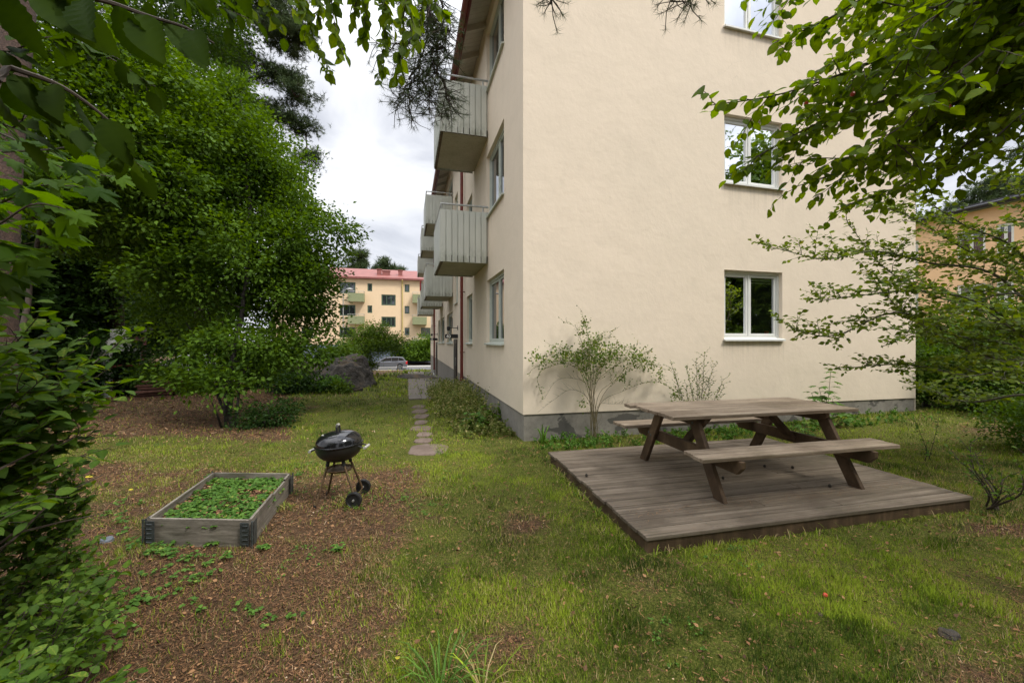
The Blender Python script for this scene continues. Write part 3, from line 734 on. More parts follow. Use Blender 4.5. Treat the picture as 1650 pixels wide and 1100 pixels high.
for a, b, c, d in wall_cells(xl, xr, zpl, zt, [f[:4] for f in fw_]): mb.quad((a, YF, c), (b, YF, c), (b, YF, d), (a, YF, d), t=.5)
for x0, x1, z0, z1, _ in fw_:
    for A, B in (((x0, z0), (x0, z1)), ((x1, z1), (x1, z0)), ((x0, z1), (x1, z1)), ((x1, z0), (x0, z0))):
        mb.quad((A[0], YF, A[1]), (B[0], YF, B[1]), (B[0], YF+.18, B[1]), (A[0], YF+.18, A[1]), t=.5)
mb.quad((xl, YF, -3), (xl, YF+11, -3), (xl, YF+11, zt), (xl, YF, zt), t=.5); mb.quad((xr, YF, -3), (xr, YF+11, -3), (xr, YF+11, zt), (xr, YF, zt), t=.5)
mb.build('wall', M['peach'], far)
mb = MB(); mb.box((xl, YF+.03, -3), (xr, YF+.3, zpl), t=.5); mb.build('plinth', M['bluegrey'], far)
mb = MB(); e = .5
for i in range(int((xr-xl)/.6)+1):
    a = xl-.4+i*.6; mb.box((a, YF-e-.02, zt+.08), (a+.04, YF-e+.02, zt+.26))
mb._add([(xl-.5, YF-e, zt), (xr+.5, YF-e, zt), (xr+.5, YF+5.5, zt+2.1), (xl-.5, YF+5.5, zt+2.1), (xl-.5, YF+11.5, zt), (xr+.5, YF+11.5, zt),
         (xl-.5, YF-e, zt+.25), (xr+.5, YF-e, zt+.25), (xr+.5, YF+5.5, zt+2.35), (xl-.5, YF+5.5, zt+2.35)], [(6, 7, 8, 9), (0, 1, 7, 6), (0, 3, 2, 1), (3, 4, 5, 2), (9, 8, 5, 4), (0, 6, 9, 3), (1, 2, 8, 7)])
rf = mb.build('roof', M['roofred'], far)
for a, b, t0 in ((450, 480, 140), (487, 540, 152), (598, 627, 148)):
    q0 = p3(a, 205); q1 = p3(b, t0); mb = MB(); k = (YF+2.5)/YF
    mb.box((q0.x, YF+1.2, zt+.3), (q1.x, YF+1.9, q1.z+.1)); mb.box((q0.x-.06, YF+1.14, q1.z+.1), (q1.x+.06, YF+1.96, q1.z+.2)); mb.build('chimney', M['roofred'], rf)
for x0, x1, z0, z1, k in fw_:
    f = window(far, (x0, YF, z0), (1, 0, 0), x1-x0, z1-z0, (0, -1, 0), M['greenframe'], M['glass_far'], {0: (), 1: (.62,), 2: (.36, .68)}[k], .08, False, 'window', .12, False)
for r in ((254,366,312,366),(254,366,465,517),(697,794,320,375),(697,794,470,521),(697,794,618,664)):
    a = p3(r[0], r[3]); b = p3(r[1], r[2]); mb = MB(); D = 1.15; k = (YF-D)/YF
    x0, x1, z0, z1 = a.x*k, b.x*k, a.z, b.z
    mb.box((x0, YF-D, z0), (x1, YF-D+.06, z1)); mb.box((x0, YF-D+.061, z0), (x0+.06, YF, z1)); mb.box((x1-.06, YF-D+.061, z0), (x1, YF, z1))
    bb = mb.build('balcony', M['olive'], far)
    mb = MB(); mb.box((x0+.07, YF-D+.07, z0+.02), (x1-.07, YF, z0+.15)); mb.build('slab', M['slab'], bb)
    mb = MB(); mb.tube([(x0, YF, z1+.25), (x0, YF-D, z1+.25), (x1, YF-D, z1+.25), (x1, YF, z1+.25)], .03, 6)
    for xx in np.linspace(x0, x1, 4): mb.tube([(xx, YF-D+.03, z1-.05), (xx, YF-D+.03, z1+.25)], .025, 6)
    mb.build('handrail', M['metal'], bb)
mb = MB(); q0 = p3(627, 210); mb.tube([(q0.x, YF-.5, zt), (q0.x, YF-.12, zt-.5), (q0.x, YF-.12, -2)], .09, 8); mb.build('downpipe', M['yellowpipe'], far)
# ---------------------------------------------------------------- orange building on the right
XO = 28.7
org = thing('apartment_building', 'orange plastered building with a black roof edge, behind the apple tree on the right', 'building', (XO, 14, 0))
ze = onX(1475, 362, XO).z
ow = []
for (pa, pb, ya, yb) in ((1542, 1588, 364, 408), (1605, 1634, 359, 403), (1473, 1480, 388, 413)):
    a, b = onX(pa, ya, XO), onX(pb, yb, XO); z1_, z0_ = a.z, b.z
    for k in range(3): ow.append((min(a.y, b.y), max(a.y, b.y), z1_-1.45-2.85*k, z1_-2.85*k))
    zt1 = z1_
ow = [(a, b, zt1-1.45-2.85*(i % 3), zt1-2.85*(i % 3)) for i, (a, b, c, d) in enumerate(ow)]
for yy in (8.2, 10.2, 19.5, 22.5): ow += [(yy, yy+1.3, zt1-1.45-2.85*k, zt1-2.85*k) for k in range(3)]
mb = MB(); ya, yb = 4.0, 34.0
for a, b, c, d in wall_cells(ya, yb, -.5, ze, ow): mb.quad((XO, b, c), (XO, a, c), (XO, a, d), (XO, b, d), t=.5)
for y0, y1, z0, z1 in ow:
    mb.quad((XO, y0, z0), (XO, y0, z1), (XO+.15, y0, z1), (XO+.15, y0, z0), t=.5); mb.quad((XO, y1, z1), (XO, y1, z0), (XO+.15, y1, z0), (XO+.15, y1, z1), t=.5)
    mb.quad((XO, y0, z1), (XO, y1, z1), (XO+.15, y1, z1), (XO+.15, y0, z1), t=.5); mb.quad((XO, y1, z0), (XO, y0, z0), (XO+.15, y0, z0), (XO+.15, y1, z0), t=.5)
mb.quad((XO, ya, -.5), (XO+9, ya, -.5), (XO+9, ya, ze), (XO, ya, ze), t=.5); mb.quad((XO, yb, -.5), (XO+9, yb, -.5), (XO+9, yb, ze), (XO, yb, ze), t=.5)
mb.build('wall', M['orange'], org)
mb = MB(); mb._add([(XO-.45, ya-.4, ze-.02), (XO-.45, yb+.4, ze-.02), (XO+4.5, yb+.4, ze+.9), (XO+4.5, ya-.4, ze+.9), (XO-.45, ya-.4, ze+.28), (XO-.45, yb+.4, ze+.28), (XO+4.5, yb+.4, ze+1.2), (XO+4.5, ya-.4, ze+1.2), (XO+9.4, ya-.4, ze), (XO+9.4, yb+.4, ze)],
   [(0, 1, 2, 3), (4, 7, 6, 5), (0, 4, 5, 1), (0, 3, 7, 4), (1, 5, 6, 2), (7, 8, 9, 6), (3, 2, 9, 8)])
rf = mb.build('roof', M['roofdark'], org)
mb = MB(); mb.tube([(XO-.56, ya-.4, ze+.10), (XO-.56, yb+.4, ze+.10)], .07, 10); mb.build('gutter', M['roofdark'], rf)
for y0, y1, z0, z1 in ow:
    window(org, (XO, y1, z0), (0, -1, 0), y1-y0, z1-z0, (-1, 0, 0), M['white'], M['glass_far'], (.5,), .08, True, 'window', .07, False)
# ---------------------------------------------------------------- deck
dFL = onG(1042, 866, .13); dFR = onG(1570, 800, .13); dBL = onG(878, 728, .13)
du = Vector((dFR.x-dFL.x, dFR.y-dFL.y, 0)); dv = Vector((dBL.x-dFL.x, dBL.y-dFL.y, 0)); DL = du.length; DW = dv.length
ang = math.atan2(du.y, du.x)
dk = thing('deck', 'low weathered plank deck on the lawn carrying the picnic table', 'deck', (dFL.x, dFL.y, 0), rot=ang)
mb = MB(); n = 17; wv = DW/n; rr = random.Random(3)
for i in range(n):
    j = rr.uniform(.25, .8)*DL; e0, e1 = rr.uniform(-.008, .012), rr.uniform(-.012, .008)
    y0, y1 = i*wv+.0045, (i+1)*wv-.0045; dz = rr.uniform(-.0015, .0015)
    if i % 3 == 1 or i == 2:
        mb.box((e0, y0, .098+dz), (j-.003, y1, .13+dz)); mb.box((j+.003, y0, .098+dz), (DL+e1, y1, .13+dz))
    else: mb.box((e0, y0, .098+dz), (DL+e1, y1, .13+dz))
mb.build('boards', M['deck'], dk, local=True, bevel=.004)
mb = MB(); mb.box((.02, .02, -.12), (DL-.02, .06, .094)); mb.box((.02, .062, -.12), (.06, DW-.02, .094)); mb.box((DL-.06, .062, -.12), (DL-.02, DW-.02, .094)); mb.box((.062, DW-.06, -.12), (DL-.062, DW-.02, .094))
for i in range(1, 6): mb.box((DL*i/6-.02, .064, -.05), (DL*i/6+.02, DW-.064, .092))
mb.build('joist_frame', M['legwood'], dk, local=True)
mb = MB()   # screws
for i in range(n):
    for j in range(7):
        for s in (.25, .75):
            x = .05+(DL-.1)*j/6; mb.lathe([(0, .0), (.006, 0)], (x+rr.uniform(-.01, .01), (i+s)*wv, .1325), 6)
tag(mb.build('screws', M['steel'], dk, local=True), kind='stuff')
# ---------------------------------------------------------------- picnic table
tw = [onG(1086, 673, .86), onG(1384.7, 658.6, .86), onG(1009.4, 650.4, .86)]
tu = Vector((tw[1].x-tw[0].x, tw[1].y-tw[0].y)); TL = tu.length; ta = math.atan2(tu.y, tu.x)
TW = .86; tv_ = Vector((-math.sin(ta), math.cos(ta)))
tc_ = Vector((tw[0].x, tw[0].y))+tu/2+tv_*TW/2
zt0 = .13
pt = thing('picnic_table', 'brown weathered wooden picnic table with two attached benches standing on the plank deck', 'table', (tc_.x, tc_.y, zt0), rot=ta)
rr = random.Random(11)
mb = MB(); nb = 6; bw = TW/nb
for i in range(nb):
    e = rr.uniform(-.012, .012)+(-.045 if i == nb-1 else 0); y = -TW/2+i*bw
    mb.box((-TL/2+e, y+.004, .70), (TL/2+rr.uniform(-.012, .012), y+bw-.004, .735))
mb.build('tabletop', M['tablewood'], pt, local=True, bevel=.004)
BY = .68
for s in (-1, 1):
    mb = MB(); bl = TL*.985
    for i in range(2):
        y = s*BY-.145+i*.145; e = rr.uniform(-.012, .012)
        mb.box((-bl/2+e, y+.003, .415), (bl/2+e, y+.142, .45))
    mb.build('bench', M['tablewood'], pt, local=True, bevel=.004)
for sx in (-1, 1):
    xf = sx*(TL/2-.33)
    for s in (-1, 1):
        mb = MB(); y0, y1 = s*.27, s*.645
        # leg with ends cut level
        wl = .125
        mb.prism([(xf-.022, y1-wl/2-.005, 0), (xf-.022, y1+wl/2+.005, 0), (xf-.022, y0+wl/2+.005, .697), (xf-.022, y0-wl/2-.005, .697)], (.045, 0, 0))
        mb.build('leg', M['legwood'], pt, local=True, bevel=.004)
    xb = xf+sx*-.0475
    mb = MB(); mb.prism([(xb-.022, -.86, .355), (xb-.022, -.80, .29), (xb-.022, .80, .29), (xb-.022, .86, .355), (xb-.022, .86, .412), (xb-.022, -.86, .412)], (.044, 0, 0)); mb.build('bench_bearer', M['legwood'], pt, local=True, bevel=.003)
    mb = MB(); mb.prism([(xb-.022, -.40, .655), (xb-.022, -.33, .605), (xb-.022, .33, .605), (xb-.022, .40, .655), (xb-.022, .40, .697), (xb-.022, -.40, .697)], (.044, 0, 0)); mb.build('top_bearer', M['legwood'], pt, local=True, bevel=.003)
    mb = MB(); mb.beam((xb-sx*.03, 0, .34), (xf-sx*.43, 0, .68), .10, .045, up=(0, 1, 0) if False else (sx, 0, 1)); mb.build('brace', M['legwood'], pt, local=True, bevel=.003)
    mb = MB()
    for s in (-1, 1):
        for zc, yc in ((.345, .46), (.37, .50), (.64, .285)): mb.lathe([(0, sx*.028), (.011, sx*.028), (.012, sx*.022)], (xf, s*yc, zc), 8, 'x')
    mb.build('bolts', M['steel'], pt, local=True)
mb = MB(); mb.box((-.03, -.36, .655), (.03, .36, .698)); mb.build('middle_batten', M['legwood'], pt, local=True)
# ---------------------------------------------------------------- kettle grill
gc = W(-1.71, 3.93); gz0 = gzz(gc.x, gc.y)
gr = thing('kettle_grill', 'black kettle grill with closed lid on rusty legs and two wheels', 'grill', (gc.x, gc.y, gz0), rot=-AY)
mb = MB(); rk = .218; zr = .565
mb.lathe([(rk*math.sin(R(q_)), zr-.165*math.cos(R(q_))**.9) for q_ in range(0, 91, 9)], (0, 0, 0), 56); mb.build('bowl', M['bowl'], gr, local=True, smooth=True)
mb = MB(); tl = [(rk+.004, zr-.004), (rk+.008, zr+.002), (rk+.008, zr+.010), (rk+.002, zr+.013)]+[((rk-.004)*math.cos(R(q_))**.72, zr+.015+.120*math.sin(R(q_))) for q_ in range(0, 90, 7)]+[(0, zr+.133)]
mb.lathe(tl, (0, 0, 0), 56); lid = mb.build('lid', M['enamel'], gr, local=True, smooth=True)

mb = MB(); mb.tube([(.0, -.03, zr+.13), (.0, -.03, zr+.175), (0, -.012, zr+.19), (0, .012, zr+.19), (0, .03, zr+.175), (0, .03, zr+.13)], .011, 8); h_ = mb.build('lid_handle', M['plastic'], lid, smooth=True)
mb = MB(); mb.tube([(.0, -.02, zr+.192), (0, .02, zr+.192)], .014, 8); mb.build('grip', M['handle'], h_, smooth=True)
mb = MB(); mb.lathe([(.0, .005), (.035, .005), (.035, 0)], (-.10, -.06, zr+.112), 16); mb.build('air_vent', M['handle'], lid)
for s in (-1, 1):
    mb = MB(); z = zr-.04
    mb.tube([(s*.20, -.05, z+.02), (s*.265, -.05, z), (s*.275, -.04, z)], .007, 6); mb.tube([(s*.20, .05, z+.02), (s*.265, .05, z), (s*.275, .04, z)], .007, 6)
    hh = mb.build('side_handle', M['plastic'], gr, local=True, smooth=True)
    mb = MB(); mb.tube([(s*.27, -.06, z), (s*.27, .06, z)], .014, 10); mb.build('grip', M['handle'], hh, smooth=True)
TK = Matrix.Translation((0, 0, zr)) @ Matrix.Rotation(R(-4), 4, 'Y') @ Matrix.Translation((0, 0, -zr))   # the kettle sits a little crooked
def _kids(o): return [k for k in bpy.data.objects if k.parent == o]
for ch in _kids(gr):
    ch.data.transform(TK)
    for c2 in _kids(ch):
        c2.data.transform(TK)
        for c3 in _kids(c2): c3.data.transform(TK)
feet = {'A': (-.155, -.17), 'B': (-.185, .15), 'C': (.205, -.12), 'D': (.165, .17)}
for k, (fx_, fy_) in feet.items():
    tx, ty = (-.07 if fx_ < 0 else .07), (-.075 if fy_ < 0 else .075)
    wheel = k in 'CD'
    mb = MB(); mb.tube([(tx, ty, zr-.15), (fx_, fy_, .075 if wheel else .0)], .0105, 10); l = mb.build('leg', M['rust'], gr, local=True, smooth=True)
    mb = MB(); mb.tube([(tx, ty, zr-.135), (tx+(fx_-tx)*.1, ty+(fy_-ty)*.1, zr-.19)], .017, 10); mb.build('leg_socket', M['plastic'], l)
    if wheel:
        s = -1 if k == 'C' else 1; wc = (fx_, fy_+s*.03, .075)
        mb = MB(); mb.lathe([(.0, -.010), (.058, -.014), (.062, -.022), (.072, -.02), (.076, 0), (.072, .02), (.062, .022), (.058, .014), (0, .010)], wc, 28, 'y'); wh = mb.build('wheel', M['plastic'], gr, local=True, smooth=True)
        mb = MB(); mb.lathe([(0, -.03), (.010, -.028), (.012, .028), (0, .03)], wc, 10, 'y'); mb.build('hub', M['metal'], wh)
    else:
        mb = MB(); mb.tube([(fx_, fy_, .03), (fx_*1.01, fy_*1.01, -.004)], .013, 8); mb.build('foot_cap', M['plastic'], l)
mb = MB(); mb.lathe([(0, .318), (.11, .318), (.128, .335), (.130, .333), (.112, .312), (0, .312)], (0, 0, 0), 32); mb.build('ash_catcher', M['rust'], gr, local=True, smooth=True)
mb = MB(); mb.tube([(feet['C'][0], feet['C'][1]-.03, .075), (feet['D'][0], feet['D'][1]+.03, .075)], .006, 6); mb.build('axle', M['rust'], gr, local=True)
# ---------------------------------------------------------------- raised bed (wooden collar)
b_ = [onG(236.5, 836, .2), onG(403.6, 839, .2), onG(467.4, 763.6, .2), onG(346, 768.7, .2)]
bn = Vector((b_[1].x-b_[0].x, b_[1].y-b_[0].y)); ba = math.atan2(bn.y, bn.x); BL = 1.12; BWd = .83
bu = Vector((b_[2].x-b_[1].x, b_[2].y-b_[1].y)); sk = math.atan2(bu.y, bu.x)-ba      # the hinged collar stands slightly askew
ck_, sk_ = math.cos(sk), math.sin(sk)
def BSH(u, v): return u+v*ck_, v*sk_
def BSHI(x, y): return x-y*ck_/sk_, y/sk_
bd = thing('raised_bed', 'grey weathered wooden planter collar holding strawberry plants', 'raised bed', (b_[1].x, b_[1].y, 0), rot=ba)
th = .02; Bh = .205
def side(p0, p1, nm, wob=0):
    mb = MB(); p0 = Vector(p0); p1 = Vector(p1); u = p1-p0; k = 6
    for i in range(k):
        a = p0+u*(i/k); b = p0+u*((i+1)/k)-u.normalized()*.0
        d = Vector((u.y, -u.x)).normalized()*th; z = Bh-(.018 if (wob and i in (1, 2)) else 0)
        mb._add([(*a, -.03), (*b, -.03), (*(b+d), -.03), (*(a+d), -.03), (*a, z), (*b, z), (*(b+d), z), (*(a+d), z)], [(0,3,2,1), (4,5,6,7)]+([(3,0,4,7)] if i == 0 else [])+([(1,2,6,5)] if i == k-1 else [])+[(0,1,5,4), (2,3,7,6)], .4)
    return mb.build(nm, M['bedwood'], bd, local=True)
side((0, 0), (-BWd, 0), 'board'); side((.0, BL), (.0, 0.004), 'board', 1); side((-BWd, .004), (-BWd, BL), 'board'); side((-BWd, BL), (0, BL), 'board')
for cx, cy, sx, sy in ((0, 0, -1, 1), (-BWd, 0, 1, 1), (0, BL, -1, -1), (-BWd, BL, 1, -1)):
    mb = MB(); oy = -.0245 if sy > 0 else .0245; ox = .0245 if sx < 0 else -.0245
    mb.box((cx+sx*.005, cy+oy, .01), (cx+sx*.075, cy+oy*.86, Bh-.01)); mb.box((cx+ox, cy+sy*.005, .01), (cx+ox*.86, cy+sy*.075, Bh-.01))
    for z in np.arange(.03, Bh-.02, .035): mb.tube([(cx+sx*.012, cy+oy*1.1, z), (cx+sx*.055, cy+oy*1.1, z)], .0035, 5)
    mb.tube([(cx+ox*.8, cy+oy*.8, 0), (cx+ox*.8, cy+oy*.8, Bh)], .008, 8)
    mb.build('corner_hinge', M['steel'], bd, local=True)
mb = MB(); n = 14
for i in range(n):
    for j in range(n):
        x0, x1 = -BWd+.005+(BWd-.01)*i/n, -BWd+.005+(BWd-.01)*(i+1)/n; y0, y1 = .005+(BL-.01)*j/n, .005+(BL-.01)*(j+1)/n
        hh = lambda x, y: .11+.04*float(fbm(np.array(x*1.0), np.array(y*1.0), 6))
        mb.quad((x0, y0, hh(x0, y0)), (x1, y0, hh(x1, y0)), (x1, y1, hh(x1, y1)), (x0, y1, hh(x0, y1)))
mb.build('soil', M['ground'], bd, local=True, smooth=True)
for ch in [o for o in bpy.data.objects if o.parent == bd]: ch.data.transform(Matrix(((1, ck_, 0, 0), (0, sk_, 0, 0), (0, 0, 1, 0), (0, 0, 0, 1))))
# ---------------------------------------------------------------- path
rr = random.Random(2); mb = MB(); y = 11.2
while y < 31.5:
    for i in range(3):
        x = .02+i*.36+rr.uniform(-.006, .006); z = gzz(x, y)+.028+rr.uniform(-.006, .006)
        mb.box((x, y, z-.05), (x+.345, y+.345, z))
    y += .36
tag(mb.build('path', M['paver'], bevel=.006), kind='structure')
mb = MB()
for y in np.arange(11.4, 31, .5):
    pass
sheet('gravel_strip', 1.1, X0, 12.2, 31.6, .02, M['paver'], 40, 4)
def stone(px0, px1, py0, py1, i):
    a = onG((px0+px1)/2, (py0+py1)/2, .0); Zm = F*H/((py0+py1)/2-547); hw = (px1-px0)/2*Zm/F; hd = (F*H/(py0-547)-F*H/(py1-547))/2
    a.z = gzz(a.x, a.y)-(.008 if i == 0 else .006)
    mb = MB(); n = 22; top = []; r2 = random.Random(i); ph = [r2.uniform(.9, 1.08) for _ in range(n)]
    pr = [(1.0, -.03), (1.0, .012), (.96, .022), (.6, .026), (.0, .027)]
    vs = []; 
    for s, z in pr:
        for j in range(n):
            q = 2*math.pi*j/n; ce, se = math.cos(q), math.sin(q); e = .55
            x = hw*ph[j]*s*math.copysign(abs(ce)**e, ce); y = hd*ph[j]*s*math.copysign(abs(se)**e, se); vs.append((a.x+CA*x+SA*y, a.y-SA*x+CA*y, a.z+z+.003*ph[(j*3) % n]))
    fs = [(k*n+j, k*n+(j+1) % n, (k+1)*n+(j+1) % n, (k+1)*n+j) for k in range(4) for j in range(n)]
    mb._add(vs, fs, .9); return mb.build('stepping_stone', M['stepstone'], smooth=True)
STN = [((660, 720, 716, 733), 'large reddish stepping stone, nearest to the kettle grill'), ((668, 697, 707, 714), 'thin stepping stone just beyond the largest one'), ((672, 696, 697, 704), 'reddish stepping stone third from the near end of the path'),
       ((663, 697, 687, 694), 'wide reddish stepping stone fourth from the near end of the path'), ((668, 690, 678, 684), 'grey stepping stone half covered by grass, fifth from the near end'), ((667, 690, 668, 675), 'grey stepping stone, sixth from the near end of the path'),
       ((665, 688, 660, 666), 'grey stepping stone just before the paved path begins'), ((664, 686, 653.5, 658), 'small grey stepping stone touching the paved path')]
for i, (r, l) in enumerate(STN): tag(stone(*r, i), l, 'stepping stone', 'stepping stones in the grass')
# ---------------------------------------------------------------- rock outcrop
def rock(name, label, c, rad, seed, group=None, cut=.6):
    bm = bmesh.new(); bmesh.ops.create_icosphere(bm, subdivisions=5, radius=1)
    rn = random.Random(seed); pl = [(Vector((rn.uniform(-1, 1), rn.uniform(-1, 1), rn.uniform(-.3, 1))).normalized(), rn.uniform(cut, .92)) for _ in range(13)]
    for v in bm.verts:
        p = v.co.copy()
        for nrm, d in pl:
            k = p.dot(nrm)
            if k > d: p -= nrm*(k-d)*.93
        p += p.normalized()*(.10*mnoise.fractal(p*1.7+Vector((seed, 0, 0)), 1, 2, 5)+.035*mnoise.noise(p*7))
        v.co = Vector((p.x*rad[0], p.y*rad[1], p.z*rad[2]))
    me = bpy.data.meshes.new(name); bm.to_mesh(me); bm.free()
    o = link(name, me, M['rock']); o.location = c; return tag(o, label, 'rock', group)
a = W(-6.1, 14.2, -.1); rock('rock', 'big dark weathered outcrop rising beside the lawn, its steep end facing the path', (a.x, a.y, gzz(a.x, a.y)+.1), (1.15, 1.2, .95), 4, 'rock outcrop')
a = W(-7.9, 14.4); rock('rock', 'long low dark rock under the dense leaves, joining the big outcrop', (a.x, a.y, gzz(a.x, a.y)+.1), (1.7, 1.3, .95), 9, 'rock outcrop')
a = W(-6.6, 15.2); rock('rock', 'paler rounded hump of bare rock rising behind the outcrop', (a.x, a.y, gzz(a.x, a.y)+.25), (1.4, 1.1, .95), 12, 'rock outcrop')
a = W(-5.3, 12.9); rock('rock', 'small flat slab of stone at the foot of the outcrop', (a.x, a.y, gzz(a.x, a.y)-.02), (.55, .4, .28), 15, 'rock outcrop')
a = W(-7.1, 12.6); rock('rock', 'flat grey stone at the lawn edge below the leaves', (a.x, a.y, gzz(a.x, a.y)+.02), (.6, .35, .16), 21, 'rock outcrop')
a = W(-4.9, 20.5); rock('rock', 'low rock showing through the grass near the parked car', (a.x, a.y, gzz(a.x, a.y)-.05), (1.3, .9, .35), 23, 'rock outcrop')
# ---------------------------------------------------------------- masonry barbecue and plank pile
mc = W(-12.45, 12.8); mz = gzz(mc.x, mc.y)
bq = thing('masonry_barbecue', 'white concrete garden barbecue with brick shelf under the dark trees', 'barbecue', (mc.x, mc.y, mz), rot=R(58))
mb = MB(); mb.box((-.42, -.03, 0), (-.34, .55, .95)); mb.box((.34, -.03, 0), (.42, .55, .95)); mb.box((-.339, .47, 0), (.339, .55, .95)); mb.build('base_wall', M['whiteconc'], bq, local=True, bevel=.01)
mb = MB(); mb.box((-.50, -.16, .951), (.50, .58, 1.01)); mb.box((-.338, -.08, .50), (.338, .465, .56)); mb.build('brick_shelf', M['brick'], bq, local=True, bevel=.008)
mb = MB(); mb.box((-.42, .0, 1.012), (-.34, .55, 1.45)); mb.box((.34, .0, 1.012), (.42, .55, 1.45)); mb.box((-.339, .47, 1.012), (.339, .55, 1.45))
mb._add([(-.44, -.02, 1.452), (.44, -.02, 1.452), (.44, .56, 1.452), (-.44, .56, 1.452), (-.16, .18, 1.86), (.16, .18, 1.86), (.16, .5, 1.86), (-.16, .5, 1.86)], [(0, 1, 5, 4), (1, 2, 6, 5), (2, 3, 7, 6), (3, 0, 4, 7), (4, 5, 6, 7), (0, 3, 2, 1)])
mb.build('hood', M['whiteconc'], bq, local=True)
mb = MB(); mb.box((-.15, .19, 1.861), (.15, .49, 2.15)); mb.build('chimney', M['whiteconc'], bq, local=True, bevel=.01)
mb = MB()
for i in range(3): mb.box((-.33, .44, 1.05+.13*i), (.33, .468, 1.16+.13*i))
mb.build('firebricks', M['brick'], bq, local=True, bevel=.004)
rr = random.Random(8); pc = W(-10.95, 12.3); pz = gzz(pc.x, pc.y); PL = [(0, 0, .0), (0, .28, .0), (0, .55, .0), (.04, .1, .075), (-.03, .42, .075), (.05, .0, .15), (0, .35, .15), (.06, .15, .225), (.0, .45, .225), (.08, .2, .30), (.12, .28, .375)]
for i, (dx, dy, dz) in enumerate(PL):
    mb = MB(); L = rr.uniform(.42, .58); mb.box((-L, -.12, 0), (L, .12, .06)); o = mb.build('plank', M['plank'], bevel=.01)
    o.location = (pc.x+dx, pc.y+dy-.25, pz+dz+.006*i-.01); o.rotation_euler = (rr.uniform(-.02, .02), rr.uniform(-.05, .05), rr.uniform(-.2, .2)+.1)
    tag(o, 'old reddish plank in the stack on the ground beside the white masonry barbecue', 'plank', 'stack of old reddish planks')
